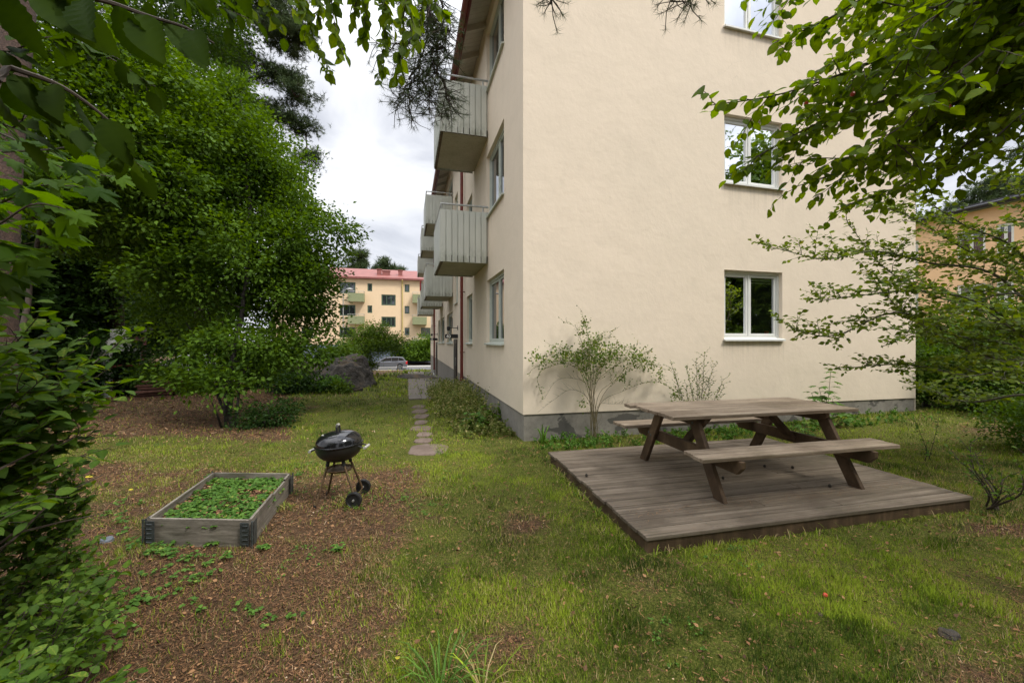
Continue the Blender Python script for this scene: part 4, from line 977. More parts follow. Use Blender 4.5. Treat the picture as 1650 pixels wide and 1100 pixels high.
# ---------------------------------------------------------------- cars
def car(loc, rot, L, Hc, paint, label, name='parked_car', wagon=True):
    c = thing(name, label, 'car', loc, rot=rot); Wc = 1.76; s = L/4.5; k = Hc/1.5
    # side profile, front at -x
    low = [(-2.2, .32), (-2.24, .55), (-2.15, .74), (-1.9, .84), (-1.1, .96), (2.05, 1.0), (2.20, .95), (2.25, .6), (2.2, .33)]
    roof_ = [(-1.1, .96), (-.35, 1.43), (.2, 1.5), (1.3, 1.5), (1.75, 1.44), (2.08, 1.0)] if wagon else [(-1.1, .96), (-.35, 1.38), (.3, 1.45), (.95, 1.42), (1.7, 1.04), (2.05, 1.0)]
    def loft(mb, prof, ws):
        n = len(prof); vs = []
        for y, sc_, in ws:
            cx = sum(p[0] for p in prof)/n; cz = sum(p[1] for p in prof)/n
            for x, z in prof: vs.append(((cx+(x-cx)*sc_)*s, y, (cz+(z-cz)*sc_)*k))
        fs = []
        for i in range(len(ws)-1):
            for j in range(n): fs.append((i*n+j, i*n+(j+1) % n, (i+1)*n+(j+1) % n, (i+1)*n+j))
        fs += [tuple(range(n)), tuple((len(ws)-1)*n+j for j in reversed(range(n)))]; mb._add(vs, fs, .5)
    # body with wheel arches cut as dark liners
    arch = lambda cx: [(cx+.37*math.cos(R(a)), .33+.37*math.sin(R(a))) for a in range(180, -1, -20)]
    bottom = [(p[0], max(p[1], .24)) for p in arch(-1.38)]+[(p[0], max(p[1], .24)) for p in arch(1.38)]
    prof = low+[p for p in reversed(bottom)]
    mb = MB(); n = len(prof); vs = [(x*s, y, z*k) for y in (-Wc/2, Wc/2) for x, z in prof]
    mb._add(vs, [tuple(range(n)), tuple(reversed(range(n, 2*n)))]+[(i, n+i, n+(i+1) % n, (i+1) % n) for i in range(n)], .5)
    mb.build('body', paint, c, local=True, bevel=.05*s, seg=2)
    mb = MB(); loft(mb, roof_, [(-Wc/2+.10, 1.0), (-Wc/2+.20, 1.0), (Wc/2-.20, 1.0), (Wc/2-.10, 1.0)]); cab = mb.build('cabin', paint, c, local=True, bevel=.05, seg=2)
    cx = sum(p[0] for p in roof_)/len(roof_); gl = [(cx+(x-cx)*.86, .99+(z-.96)*.82) for x, z in roof_]
    for sgn in (-1, 1):
        y = sgn*(Wc/2-.092)
        for (a, b) in ((0, .46), (.49, .74), (.77, 1)):
            xa = gl[0][0]+(gl[-1][0]-gl[0][0])*a; xb = gl[0][0]+(gl[-1][0]-gl[0][0])*b
            def topz(x):
                return float(np.interp(x, [p[0] for p in gl], [p[1] for p in gl]))
            xsn = np.linspace(xa, xb, 6); mb = MB(); P = [(x*s, y, 1.01*k) for x in xsn]+[(x*s, y, topz(x)*k) for x in reversed(xsn)]
            mb.quad(*P); mb.build('side_window', M['carglass'], c, local=True)
    mb = MB(); r0, r1 = roof_[0], roof_[1]; mb.quad((r0[0]*s-.01+.06, -.66, r0[1]*k+.05), (r0[0]*s-.01+.06, .66, r0[1]*k+.05), (r1[0]*s-.04, .60, r1[1]*k-.01), (r1[0]*s-.04, -.60, r1[1]*k-.01)); mb.build('windscreen', M['carglass'], c, local=True)
    r0, r1 = roof_[-1], roof_[-2]; mb = MB(); mb.quad((r0[0]*s+.01, -.6, r0[1]*k+.05), (r0[0]*s+.01, .6, r0[1]*k+.05), (r1[0]*s+.03, .56, r1[1]*k-.03), (r1[0]*s+.03, -.56, r1[1]*k-.03)); mb.build('rear_window', M['carglass'], c, local=True)
    for wx in (-1.38, 1.38):
        for sgn in (-1, 1):
            y = sgn*(Wc/2-.11); mb = MB(); mb.lathe([(.0, -.09), (.2, -.09), (.31, -.10), (.325, -.06), (.325, .06), (.31, .10), (.2, .09), (0, .09)], (wx*s, y, .325), 28, 'y'); wh = mb.build('wheel', M['rubber'], c, local=True, smooth=True)
            mb = MB(); mb.lathe([(0, sgn*.105), (.05, sgn*.11)], (wx*s, y, .325), 16, 'y')
            mb.lathe([(.17, sgn*.10), (.215, sgn*.106), (.22, sgn*.09)], (wx*s, y, .325), 24, 'y')
            for q in range(5): mb.beam((wx*s, y+sgn*.102, .325), (wx*s+.19*math.cos(q*1.257+.3), y+sgn*.102, .325+.19*math.sin(q*1.257+.3)), .05, .02, up=(0, 1, 0))
            mb.build('rim', M['alloy'], wh)
    for sgn in (-1, 1):
        mb = MB(); mb.box((2.02*s, sgn*(Wc/2-.20), .62*k), (2.235*s, sgn*(Wc/2+.006), .95*k)); mb.build('tail_light', M['taillight'], c, local=True, bevel=.02)
        mb = MB(); mb.box((-2.21*s, sgn*(Wc/2-.38), .58*k), (-2.0*s, sgn*(Wc/2+.004), .74*k)); mb.build('headlight', M['headlight'], c, local=True, bevel=.02)
        mb = MB(); mb.box((-.98*s, sgn*(Wc/2-.02), .98*k), (-.80*s, sgn*(Wc/2+.14), 1.10*k)); mb.build('wing_mirror', paint, c, local=True, bevel=.02)
    return c
a = onG(656, 595.5, -2.0); car((a.x-2.2, a.y, gzz(a.x-2, a.y)+.03), 0, 4.5, 1.46, M['silver'], 'silver grey estate car parked on the street behind the round bush')
a = W(-20.3, 26.0); car((a.x, a.y, gzz(a.x, a.y)+.04), R(187), 4.4, 1.5, M['whitecar'], 'white car parked behind the tree trunk, glimpsed between the leaves', wagon=False)
# ---------------------------------------------------------------- street lamp
a = C(553, 560, 40); lz = gzz(a.x, a.y); lt = C(553, 467, 40).z
lp = thing('street_lamp', 'tall grey street lamp with a flat head in front of the peach building', 'street lamp', (a.x, a.y, lz))
mb = MB(); mb.tube([(0, 0, -.3), (0, 0, 1.0), (0, 0, lt-lz)], [.07, .065, .04], 10); mb.tube([(0, 0, lt-lz-.05), (.5, -.2, lt-lz+.05)], .03, 8); mb.build('pole', M['metal'], lp, local=True, smooth=True)
mb = MB(); mb.lathe([(0, .14), (.18, .10), (.34, .02), (.34, -.03), (0, -.08)], (.65, -.25, lt-lz+.05), 18); mb.build('lamp_head', M['metal'], lp, local=True, smooth=True)
# dark red shed behind the left shrub
a = W(-15.2, 13.6); sd = thing('shed', 'dark red timber shed hidden behind the left shrub', 'shed', (a.x, a.y, gzz(a.x, a.y)), rot=R(10))
mb = MB()
for i in range(14): mb.box((-1.4+.2*i, 0, -.2), (-1.205+.2*i, .03, 2.0)); mb.box((-1.4+.2*i, 1.97, -.2), (-1.205+.2*i, 2.0, 2.0))
for i in range(10): mb.box((1.40, .2*i, -.2), (1.43, .195+.2*i, 2.0)); mb.box((-1.43, .2*i, -.2), (-1.402, .195+.2*i, 2.0))
mb.build('wall', plain('dark_red_boards', (.12, .02, .018), .8, var=.3), sd, local=True)
mb = MB(); mb.prism([(-1.6, -.2, 2.0), (-1.6, 2.2, 2.3), (-1.6, 2.2, 2.36), (-1.6, -.2, 2.06)], (3.2, 0, 0)); mb.build('roof', M['roofdark'], sd, local=True)
# things behind the lower gable window
x0, x1, z0, z1 = WG[0]; yS = Y0+.20
for xx, lb in ((x0+.10, 'red candle glass at the left end of the lower gable window sill'), (x1-.16, 'red candle glass at the right end of the lower gable window sill')):
    mb = MB(); mb.lathe([(0, 0), (.034, 0), (.038, .07), (.034, .07), (.03, .01)], (xx, yS, z0+.085), 18); o = mb.build('candle_glass', plain('red_glass', (.6, .01, .02), .15), smooth=True); tag(o, lb, 'candle holder', 'red candle glasses in the window')
for xx, lb in ((x0+.26, 'green pot plant behind the left pane of the lower gable window'), (x0+.80, 'green pot plant behind the right pane of the lower gable window')):
    p = thing('potted_plant', lb, 'potted plant', (xx, yS+.06, z0+.085), 'pot plants in the window')
    mb = MB(); mb.lathe([(0, 0), (.05, 0), (.066, .12), (.06, .12), (.05, .09), (0, .09)], (0, 0, 0), 20); mb.build('pot', plain('pale_green_pot', (.25, .33, .17), .5), p, local=True, smooth=True)
    r2 = np.random.RandomState(int(xx*10)); n = 34; P = np.stack([r2.uniform(-.12, .12, n), r2.uniform(-.02, .08, n), r2.uniform(.10, .55, n)], -1); ax = unit(r2.normal(size=(n, 3))*[1, .5, .6]); X, Y, N = frames(ax, unit(r2.normal(size=(n, 3))+[0, -1.5, .6]))
    mb = Mass(); mb.add(LEAF_M, P, X, Y, N, r2.uniform(.06, .10, n), r2.rand(n)); mb.build('foliage', M['leafStraw'], p, True)
    mb = MB(); mb.tube([(0, 0, .08), (.01, .01, .3), (-.02, .02, .55)], .004, 5); mb.tube([(0, 0, .08), (-.05, .01, .28), (-.08, .03, .42)], .003, 5); mb.build('stem', M['leafStraw'], p, local=True)
# ---------------------------------------------------------------- plants: helpers
def leaves_on(ms, tpl, pts, dirs, per, llen, rs, droop=.25, updir=(0, 0, 1), nj=.55, flat=.8, sjit=.25, tint=(0, 1)):
    """put `per` leaves at each point: pts (N,3), dirs (N,3)"""
    n = len(pts)
    if n == 0: return
    P = np.repeat(pts, per, 0); D = np.repeat(dirs, per, 0); m = len(P)
    sd = unit(np.cross(D, np.array(updir)+rs.normal(size=(m, 3))*.15)); sg = np.where(np.arange(m) % 2 == 0, 1, -1)[:, None]
    ax = unit(D*rs.uniform(.25, .9, (m, 1))+sd*sg*flat+rs.normal(size=(m, 3))*.35+np.array([0, 0, -droop]))
    N0 = np.array(updir)+rs.normal(size=(m, 3))*nj
    X, Y, N = frames(ax, N0)
    ms.add(tpl, P, X, Y, N, llen*rs.uniform(1-sjit, 1+sjit, m), tint[0]+(tint[1]-tint[0])*rs.rand(m))
def catmull(P, k=5):
    P = [np.array(p, float) for p in P]; P = [2*P[0]-P[1]]+P+[2*P[-1]-P[-2]]; out = []
    for i in range(1, len(P)-2):
        for j in range(k):
            t = j/k; a, b, c, d = P[i-1:i+3]
            out.append(.5*((2*b)+(-a+c)*t+(2*a-5*b+4*c-d)*t*t+(-a+3*b-3*c+d)*t**3))
    out.append(P[-2]); return np.array(out)
def branch(mb, ms, poly, r0, tpl, llen, rs, twig=.35, step=.09, lstep=.03, droop=.25, sub=0, per=1, start=.15, twig_r=.003, nj=.5, tiltup=0, grav=.1, smooth=True, tint=(0, 1), end_leaf=True, twig_every=1.0):
    """a limb along poly with side twigs, leaves along the twigs and along the limb's outer part"""
    P = catmull(poly, 5) if smooth and len(poly) > 2 else np.array(poly, float)
    L = np.concatenate([[0], np.cumsum(np.linalg.norm(np.diff(P, axis=0), axis=1))]); T = L[-1]
    mb.tube([tuple(p) for p in P], list(np.interp(L, [0, T], [r0, max(.0012, r0*.22)])), 6 if r0 < .02 else 9)
    s = start*T; side = 1
    at_ = lambda s: np.array([np.interp(s, L, P[:, i]) for i in range(3)])
    while s < T:
        p = at_(s); d = unit(at_(min(T, s+.02))-at_(max(0, s-.02)))
        up = np.array([0, 0, 1.0]); sd = unit(np.cross(d, up)+1e-6)
        if rs.rand() < twig_every:
            q = unit(d*rs.uniform(.5, 1.0)+sd*side*rs.uniform(.5, 1.0)+np.array([0, 0, tiltup+rs.normal()*.25]))
            tl = twig*rs.uniform(.5, 1.15)*(1-.45*s/T)
            k = 5; tp = [p]
            for i in range(k): q = unit(q+rs.normal(size=3)*.13+np.array([0, 0, -grav])); tp.append(tp[-1]+q*tl/k)
            tp = np.array(tp)
            if sub and tl > .25:
                branch(mb, ms, tp, twig_r*1.6, tpl, llen, rs, twig*.45, step*.9, lstep, droop, sub-1, per, .1, twig_r*.7, nj, tiltup, grav, False, tint, end_leaf)
            else:
                mb.tube([tuple(x) for x in tp], [twig_r*1.2, twig_r, twig_r*.9, twig_r*.8, twig_r*.6, twig_r*.4], 4, False)
                n = max(2, int(tl/lstep)); tt = np.linspace(.12, 1, n)*k; lo = np.minimum(tt.astype(int), k-1); fr = (tt-lo)[:, None]
                lp = tp[lo]*(1-fr)+tp[lo+1]*fr; ld = unit(tp[lo+1]-tp[lo])
                leaves_on(ms, tpl, lp, ld, per, llen, rs, droop, nj=nj, tint=tint)
        side = -side; s += step*rs.uniform(.7, 1.3)
    if end_leaf:
        n = max(3, int(T*.5/lstep)); ss = np.linspace(T*.55, T, n); lp = np.stack([at_(s) for s in ss]); ld = unit(np.gradient(lp, axis=0)+1e-9)
        leaves_on(ms, tpl, lp, ld, per, llen, rs, droop, nj=nj, tint=tint)
def ell(px, py, Z, r, rz=None, ry=None):
    return (np.array(C(px, py, Z)), np.array([r, ry or r, rz or r]))
def sample_ell(E, n, rs, shell=.45, zmin=.3, lump=.25):
    vol = np.array([np.prod(e[1])**(2/3) for e in E]); vol = vol/vol.sum(); out = []
    for (c, r), v in zip(E, vol):
        m = max(4, int(n*v)); d = unit(rs.normal(size=(m, 3)))
        lm = 1+lump*(vnoise(d[:, 0]*2.2+c[0], d[:, 1]*2.2+d[:, 2]*1.7+c[1])-.5)*2
        p = c+d*r*(rs.rand(m, 1)**shell)*lm[:, None]; out.append(p)
    p = np.concatenate(out); return p[p[:, 2] > zmin]
def crown_tree(name, label, cat, base, trunk, E, n, per, llen, cr, lmat, bmat, seed, tpl=LEAF_S, group=None, shell=.45, zmin=.4, lump=.25, flat=.35, tr=(.12, .03), limb=True, droop=.25, nj=.5, tint=(0, 1), extra=None):
    rs = np.random.RandomState(seed)
    root = thing(name, label, cat, base, group)
    mb = MB(); tp = catmull(trunk, 4)
    for p in tp[1:-1]: p[:2] += rs.normal(size=2)*.03
    rr_ = np.linspace(tr[0], tr[1], len(tp)); rr_[0] *= 1.25; mb.tube([tuple(p) for p in tp], list(rr_), 12)
    if extra:
        for ex, er in extra: e2 = catmull(ex, 4); mb.tube([tuple(p) for p in e2], list(np.linspace(er, er*.35, len(e2))), 8)
    Q = sample_ell(E, n, rs, shell, zmin, lump)
    nodes = [p for p in tp[len(tp)//4:]]; nodes = np.array(nodes); nr = list(np.linspace(tr[0]*.8, tr[1], len(nodes)))
    order = np.argsort(np.min(np.linalg.norm(Q[:, None]-nodes[None], axis=2), axis=1))
    allp = nodes.copy()
    dirs = np.zeros_like(Q)
    for i in order:
        c = Q[i]; dd = np.linalg.norm(allp-c, axis=1)+.5*np.clip(allp[:, 2]-c[2], 0, None); j = int(np.argmin(dd)); a = allp[j]
        L = np.linalg.norm(c-a); mid = (a+c)/2+np.array([0, 0, .10*L])+rs.normal(size=3)*.07*L
        r0 = max(.004, min(nr[j]*.7, .02+.012*L)); r1 = max(.003, r0*.55)
        if limb and L > .05: mb.tube([tuple(a), tuple(.5*(a+mid)+rs.normal(size=3)*.02*L), tuple(mid), tuple(c)], [r0, r0*.9, r0*.75, r1], 5, False)
        allp = np.vstack([allp, mid, c]); nr += [r0*.8, r1]; dirs[i] = unit(c-a+1e-6)
    mb.build('trunk', bmat, root, smooth=True)
    m = len(Q)*per; cc = np.repeat(Q, per, 0); dr = np.repeat(dirs, per, 0)
    off = rs.normal(size=(m, 3))*np.array([cr, cr, cr*flat])*.62
    tilt = rs.normal(size=(len(Q), 2))*.28; off[:, 2] += (off[:, :2]*np.repeat(tilt, per, 0)).sum(1)
    P = cc+off; P[:, 2] = np.maximum(P[:, 2], zmin*.6)
    ax = unit(unit(off)*.8+dr*.5+rs.normal(size=(m, 3))*.4+np.array([0, 0, -droop])); X, Y, N = frames(ax, np.array([0, 0, 1.])+rs.normal(size=(m, 3))*nj)
    ti = np.clip(tint[0]+(tint[1]-tint[0])*(.50*rs.rand(m)+.50*np.repeat(rs.rand(len(Q)), per)), 0, 1)
    ms = Mass(); ms.add(tpl, P, X, Y, N, llen*rs.uniform(.7, 1.25, m), ti); ms.build('crown', lmat, root)
    return root
def gp(px, py, z=0.0): a = onG(px, py, z); a.z = gzz(a.x, a.y); return a
# ---------------------------------------------------------------- the two leafy trees left of the lawn
B1 = gp(372, 688); T1 = [B1-Vector((0, 0, .1)), C(368, 640, 7.35), C(372, 600, 7.5), C(385, 520, 7.9), C(400, 430, 8.3), C(400, 330, 8.7), C(395, 220, 9.2), C(390, 150, 9.6)]
E1 = [ell(450, 480, 8.8, 1.25), ell(478, 400, 9.0, 1.25), ell(428, 325, 9.2, 1.3), ell(402, 238, 9.6, 1.0), ell(378, 165, 9.9, .8), ell(370, 420, 8.6, 1.4), ell(340, 300, 9.2, 1.5), ell(300, 470, 8.6, 1.15), ell(470, 560, 8.4, .62, .45), ell(400, 560, 7.9, .75, .5), ell(425, 598, 7.9, .55, .28), ell(325, 598, 7.7, .55, .3), ell(375, 605, 7.2, .45, .22), ell(498, 445, 9.3, .68), ell(350, 550, 7.6, .5, .4)]
E1 += [ell(335, 200, 9.6, 1.3), ell(440, 270, 9.8, .9)]
ex1 = [([B1+Vector((.06, .05, 0)), C(352, 640, 7.2), C(345, 590, 7.4), C(300, 520, 8)], .03), ([B1+Vector((.1, -.05, 0)), C(384, 640, 7.3), C(392, 600, 7.5), C(440, 560, 8.2)], .028), ([B1+Vector((-.08, 0, 0)), C(362, 650, 7.2), C(360, 600, 7.6), C(330, 480, 8.4)], .03), ([B1+Vector((-.15, 0, 0)), C(350, 668, 7.0), C(340, 645, 6.9)], .022)]
crown_tree('deciduous_tree', 'big bushy small-leaved tree with several thin stems beside the lawn, left of the building', 'tree', B1, T1, E1, 520, 165, .09, .33, M['leafA'], M['shadedbark'], 1, LEAF_S, 'trees on the left', extra=ex1, tr=(.055, .02), zmin=.75, shell=.42, flat=.58, lump=.4, nj=.7)
B2 = gp(315, 618); T2 = [B2-Vector((0, 0, .2)), C(317, 560, 13.5), C(318, 450, 13.7), C(310, 320, 14), C(315, 200, 14), C(320, 120, 14)]
E2 = [ell(310, 10, 14.2, 2.0), ell(190, 60, 14, 2.0), ell(230, -60, 14.4, 1.8), ell(420, 345, 13.8, 1.5), ell(330, 240, 13.6, 2.1), ell(335, 150, 14, 1.2), ell(250, 330, 13.5, 2.2), ell(230, 180, 13.6, 2.1), ell(170, 270, 13, 2.0), ell(300, 90, 14, 1.5), ell(400, 480, 13.4, 1.3), ell(260, 470, 13.2, 1.6), ell(340, 540, 13.2, .8, .6), ell(470, 500, 13.4, 1.0), ell(160, 410, 12.8, 1.6)]
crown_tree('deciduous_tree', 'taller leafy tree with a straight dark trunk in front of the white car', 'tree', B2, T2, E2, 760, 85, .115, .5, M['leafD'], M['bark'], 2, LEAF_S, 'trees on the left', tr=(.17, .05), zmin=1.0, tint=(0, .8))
B3 = W(-5.9, 6.4); T3 = [B3, C(215, 500, 6.9), C(190, 400, 7.1), C(175, 250, 7.3), C(150, 130, 7.4)]
E3 = [ell(200, 210, 7.4, 1.1), ell(110, 170, 7.2, 1.2), ell(265, 290, 7.6, .95), ell(180, 320, 7.3, 1.2), ell(60, 300, 7.0, 1.2), ell(250, 420, 7.6, .8), ell(130, 60, 7.3, 1.1), ell(240, 110, 7.8, .9), ell(330, 200, 8.2, .8)]
crown_tree('deciduous_tree', 'light green maple-like tree at the far left behind the big foreground leaves', 'tree', (B3.x-2.0, B3.y, 0), [B3+Vector((-2.0, 0, 0)), C(40, 520, 6.7), C(60, 400, 7), C(110, 250, 7.3), C(150, 130, 7.4)], E3, 360, 100, .09, .34, M['leafA'], M['twig'], 3, LEAF_M, 'trees on the left', tr=(.045, .02), zmin=1.8, tint=(.1, 1))
# dark wood further back on the left
wood = [(60, 13.5, 2.4, 9), (-40, 11.5, 2.6, 9), (120, 17.5, 3.0, 11), (230, 20, 3.0, 11), (-150, 12, 3, 10), (30, 20, 3.4, 12), (-60, 22, 4, 12), (300, 34, 3.2, 9)]
for i, (px, Z, r, hh) in enumerate(wood):
    b = C(px, 547, Z); b.z = gzz(b.x, b.y)
    lab = ['dark shady tree behind the left shrub, near the red shed', 'dense dark tree at the very left edge of the photo', 'dark tree standing behind the masonry barbecue', 'dark tree behind the stack of reddish planks', 'dark tree beyond the left edge of the photo', 'tall dark tree far back behind the red shed', 'broad dark tree closing the view at far left', 'distant tree behind the white car'][i]
    E = [(np.array([b.x, b.y, b.z+hh*q]), np.array([r*s, r*s, hh*.16])) for q, s in ((.16, .8), (.32, 1), (.5, 1), (.68, .85), (.85, .55))]
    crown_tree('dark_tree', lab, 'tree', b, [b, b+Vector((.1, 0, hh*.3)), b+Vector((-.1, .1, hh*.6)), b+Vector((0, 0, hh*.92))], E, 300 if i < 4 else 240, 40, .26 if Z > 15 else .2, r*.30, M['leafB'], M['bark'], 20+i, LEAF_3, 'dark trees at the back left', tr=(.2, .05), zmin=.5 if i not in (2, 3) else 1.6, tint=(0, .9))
# ---------------------------------------------------------------- pines
def pine_tree(label, b, trunk, E, n, seed, per=26, tl=.20, cr=.42, tr=(.2, .08), group='pines'):
    rs = np.random.RandomState(seed); root = thing('pine_tree', label, 'pine tree', b, group); mb = MB(); tp = catmull(trunk, 5)
    mb.tube([tuple(p) for p in tp], list(np.linspace(tr[0], tr[1], len(tp))), 16); mb.build('trunk', M['pinebark'], root, smooth=True)
    mb = MB(); Q = sample_ell(E, n, rs, .5, 2.0, .3); Q = Q[np.argsort(np.min(np.linalg.norm(Q[:, None]-tp[None], axis=2), axis=1))]; allp = tp[len(tp)//3:].copy()
    for c in Q:
        dd = np.linalg.norm(allp-c, axis=1); a = allp[int(np.argmin(dd))]; L = np.linalg.norm(c-a); m_ = (a+c)/2+rs.normal(size=3)*.1*L; r0 = .012+.02*min(L, 2)
        mb.tube([tuple(a), tuple(m_), tuple(c)], [r0, r0*.8, r0*.5], 5, False); allp = np.vstack([allp, m_, c])
    mb.build('branches', M['pinebark'], root)
    m = len(Q)*per; P = np.repeat(Q, per, 0)+rs.normal(size=(m, 3))*np.array([cr, cr, cr*.4])*.6
    ax = unit(rs.normal(size=(m, 3))*.6+np.array([0, 0, .8])); X, Y, N = frames(ax, rs.normal(size=(m, 3)))
    ms = Mass(); ms.add(needle_tuft(14, .09, 1.0, seed), P, X, Y, N, tl*rs.uniform(.7, 1.2, m), rs.rand(m)); ms.build('crown', M['pine'], root); return root
pb = W(-6.6, 5.0); pine_tree('thick reddish pine trunk at the left edge with its crown high above', pb, [pb-Vector((0, 0, .2)), C(-10, 400, 5.1), C(5, 200, 5.3), C(25, 40, 5.5), C(55, -250, 6), C(60, -560, 6.6)], [ell(20, -520, 6.2, 2.2, 1.2), ell(260, -420, 7.2, 1.8, .9), ell(-100, -300, 6.5, 1.4, .8)], 60, 41, tr=(.24, .13))
pb = gp(185, 613); pine_tree('dark-based pine beside the masonry barbecue, its trunk showing high through the leaves', pb, [pb-Vector((0, 0, .3)), C(186, 500, 14.5), C(188, 300, 14.8), C(186, 120, 15), C(196, -60, 15.3), C(200, -330, 15.8)], [ell(200, -180, 15.5, 3, 2), ell(330, -60, 16, 2.2, 1.4), ell(90, -30, 15, 2.4, 1.3), ell(330, 60, 16, 1.4, .8)], 150, 42, tr=(.27, .14))
pb = W(-12.6, 17.6); pb.z = -.3; pine_tree('leaning pine whose grey-green crown spreads against the sky, left of the building', pb, [pb, C(335, 400, 17.5), C(345, 200, 17.8), C(368, 60, 18), C(400, -100, 18.3), C(420, -300, 18.6)],
   [ell(465, 60, 17.5, 1.2, .9), ell(482, 45, 17.5, .9, .5), ell(452, 120, 17.4, 1.1, .5), ell(440, 175, 17.6, 1.1, .6), ell(484, 150, 17.2, .9, .4), ell(420, 10, 17.8, 1.7, 1.1), ell(480, 205, 17.4, .8, .55), ell(440, -60, 18, 2.0, 1.4), ell(380, 90, 18, 1.5, 1.0), ell(330, -20, 18, 1.8, 1.1), ell(500, 255, 17.5, .6, .45), ell(400, 190, 18, 1.2, .7)], 470, 43, per=34, tl=.19, cr=.36, tr=(.22, .1))
for i, (px, py, Z, r, lab) in enumerate(((577, 425, 75, 2.6, 'tall pine behind the left end of the red roof'), (622, 433, 82, 2.2, 'pointed pine top above the red chimneys'), (545, 445, 78, 2.4, 'low pine top just above the red roof, half hidden by leaves'), (640, 440, 95, 1.6, 'tiny tree top right of the chimneys'))):
    b = C(px, 547, Z); b.z = -1.5; top = C(px, py, Z)
    pine_tree(lab, b, [b, (b+top)/2, top], [(np.array(top)+[0, 0, -r*.1], np.array([r, r, r*1.1])), (np.array(top)+[0, 0, -2.5*r], np.array([r*1.5, r*1.5, r*1.2]))], 60, 50+i, per=18, tl=1.1, cr=1.0, tr=(.35, .1), group='pines beyond the peach building')
for i, (px, Z, r, hh, lab) in enumerate(((1610, 40, 4.5, 19, 'dark pine rising behind the orange building on the right'), (1700, 34, 4.5, 20, 'dark pine at the right edge above the black roof edge'), (1545, 52, 3.6, 19, 'pale distant pine top above the black roof edge'))):
    b = C(px, 547, Z); b.z = 0; pine_tree(lab, b, [b, b+Vector((0, 0, hh*.5)), b+Vector((.3, 0, hh))], [(np.array([b.x, b.y, hh*q]), np.array([r*s, r*s, hh*.13])) for q, s in ((.55, 1), (.72, .9), (.88, .6))], 110, 60+i, per=30, tl=.6, cr=.9, tr=(.3, .1), group='pines behind the orange building')
# ---------------------------------------------------------------- bushes in the middle distance
def bush(label, cpx, basey, Z, w_, h_, seed, mat, n=170, per=60, ll=.09, cr=.3, cat='bush', group=None, name='bush', tint=(0, 1), tpl=LEAF_S, zmin=None):
    b = C(cpx, 547, Z); b.z = gzz(b.x, b.y)
    E = [(np.array([b.x, b.y, b.z+h_*.55]), np.array([w_, w_*.8, h_*.45])), (np.array([b.x-.4*w_, b.y, b.z+h_*.35]), np.array([w_*.6, w_*.6, h_*.35])), (np.array([b.x+.45*w_, b.y, b.z+h_*.35]), np.array([w_*.55, w_*.55, h_*.33]))]
    return crown_tree(name, label, cat, b, [b, b+Vector((0, 0, h_*.3)), b+Vector((.1*w_, 0, h_*.6)), b+Vector((0, 0, h_*.85))], E, n, per, ll, cr, mat, M['bark'], seed, tpl, group, tr=(.05, .015), zmin=(b.z+.08 if zmin is None else zmin), flat=.7, nj=.9, tint=tint, lump=.35)
b = C(588, 547, 25); b.z = gzz(b.x, b.y)
crown_tree('bush', 'round yellow-green bush in front of the peach building, hiding the front of the silver car', 'bush', b, [b, b+Vector((0, 0, 1)), b+Vector((.1, 0, 2)), b+Vector((0, 0, 2.8))], [ell(600, 555, 25, 1.5, .75), ell(630, 553, 25, .95, .55), ell(615, 535, 25, .7, .4), ell(582, 585, 25, .95, .7), ell(570, 560, 25, .9, .8), ell(590, 535, 25, .7, .45)], 300, 62, .11, .36, M['leafBush'], M['bark'], 71, LEAF_S, tr=(.06, .015), zmin=b.z+.1, flat=.7, nj=.9, lump=.35)
bush('light green bush left of the round bush, behind the rock', 548, 600, 21, 1.1, 2.0, 72, M['leafBush'], 150, 60, .1, .32)
bush('dark green hedge bush under the olive balconies', 688, 590, 55, 2.6, 3.8, 73, M['leafA'], 170, 60, .3, .7)
bush('dark bush in front of the blue grey plinth, right of the silver car', 662, 590, 57, 2.4, 3.0, 74, M['leafB'], 120, 60, .3, .7)
bush('low leafy plant growing at the foot of the dark rock', 532, 625, 12.6, .5, .45, 75, M['leafStraw'], 30, 30, .10, .16)
bush('second low leafy plant at the foot of the rock, nearer the path', 552, 627, 12.4, .32, .30, 76, M['leafBush'], 20, 24, .10, .12)
bush('dark low bush against the rock under the leaves', 480, 640, 12.3, .8, .6, 77, M['leafB'], 60, 50, .09, .22)
bush('small bush between the planks and the tree trunk', 290, 620, 13.0, 1.2, 1.1, 78, M['leafA'], 90, 60, .1, .3, tint=(0, .6))
bush('small dark bush at the foot of the many-stemmed tree', 430, 690, 7.3, .55, .42, 79, M['leafB'], 45, 50, .06, .17)
bush('wide dark bush hugging the trunk base of the dark pine', 145, 640, 12.6, 1.5, 2.0, 80, M['leafB'], 130, 70, .13, .35)
bush('leafy bush below the crown between the trunk and the rock', 425, 630, 13.6, 1.3, 1.7, 81, M['leafA'], 130, 70, .1, .3, tint=(0, .7))
# right side shrubs by the gable's far corner
bush('dense dark green shrub at the right corner of the gable', 1492, 655, 8.9, .75, 1.7, 90, M['leafA'], 150, 80, .06, .24, tint=(0, .8))
bush('dense shrub mass to the right of the gable corner', 1570, 655, 8.8, 1.1, 2.0, 91, M['leafA'], 220, 80, .06, .28, tint=(0, .7))
bush('dark shrub mass at the right edge of the lawn', 1660, 655, 8.0, 1.2, 2.3, 92, M['leafA'], 240, 80, .06, .3, tint=(0, .7))
bush('shaded shrub behind the right shrub mass', 1600, 640, 11.5, 1.8, 2.8, 93, M['leafB'], 150, 70, .11, .4)
bush('shrub between the gable and the orange building', 1500, 640, 12.5, 1.3, 2.2, 94, M['leafBush'], 120, 60, .1, .35, tint=(0, .6))
bush('shadowy shrub beyond the right edge of the deck', 1700, 720, 5.6, .7, 1.0, 95, M['leafA'], 110, 70, .05, .2, tint=(0, .6))
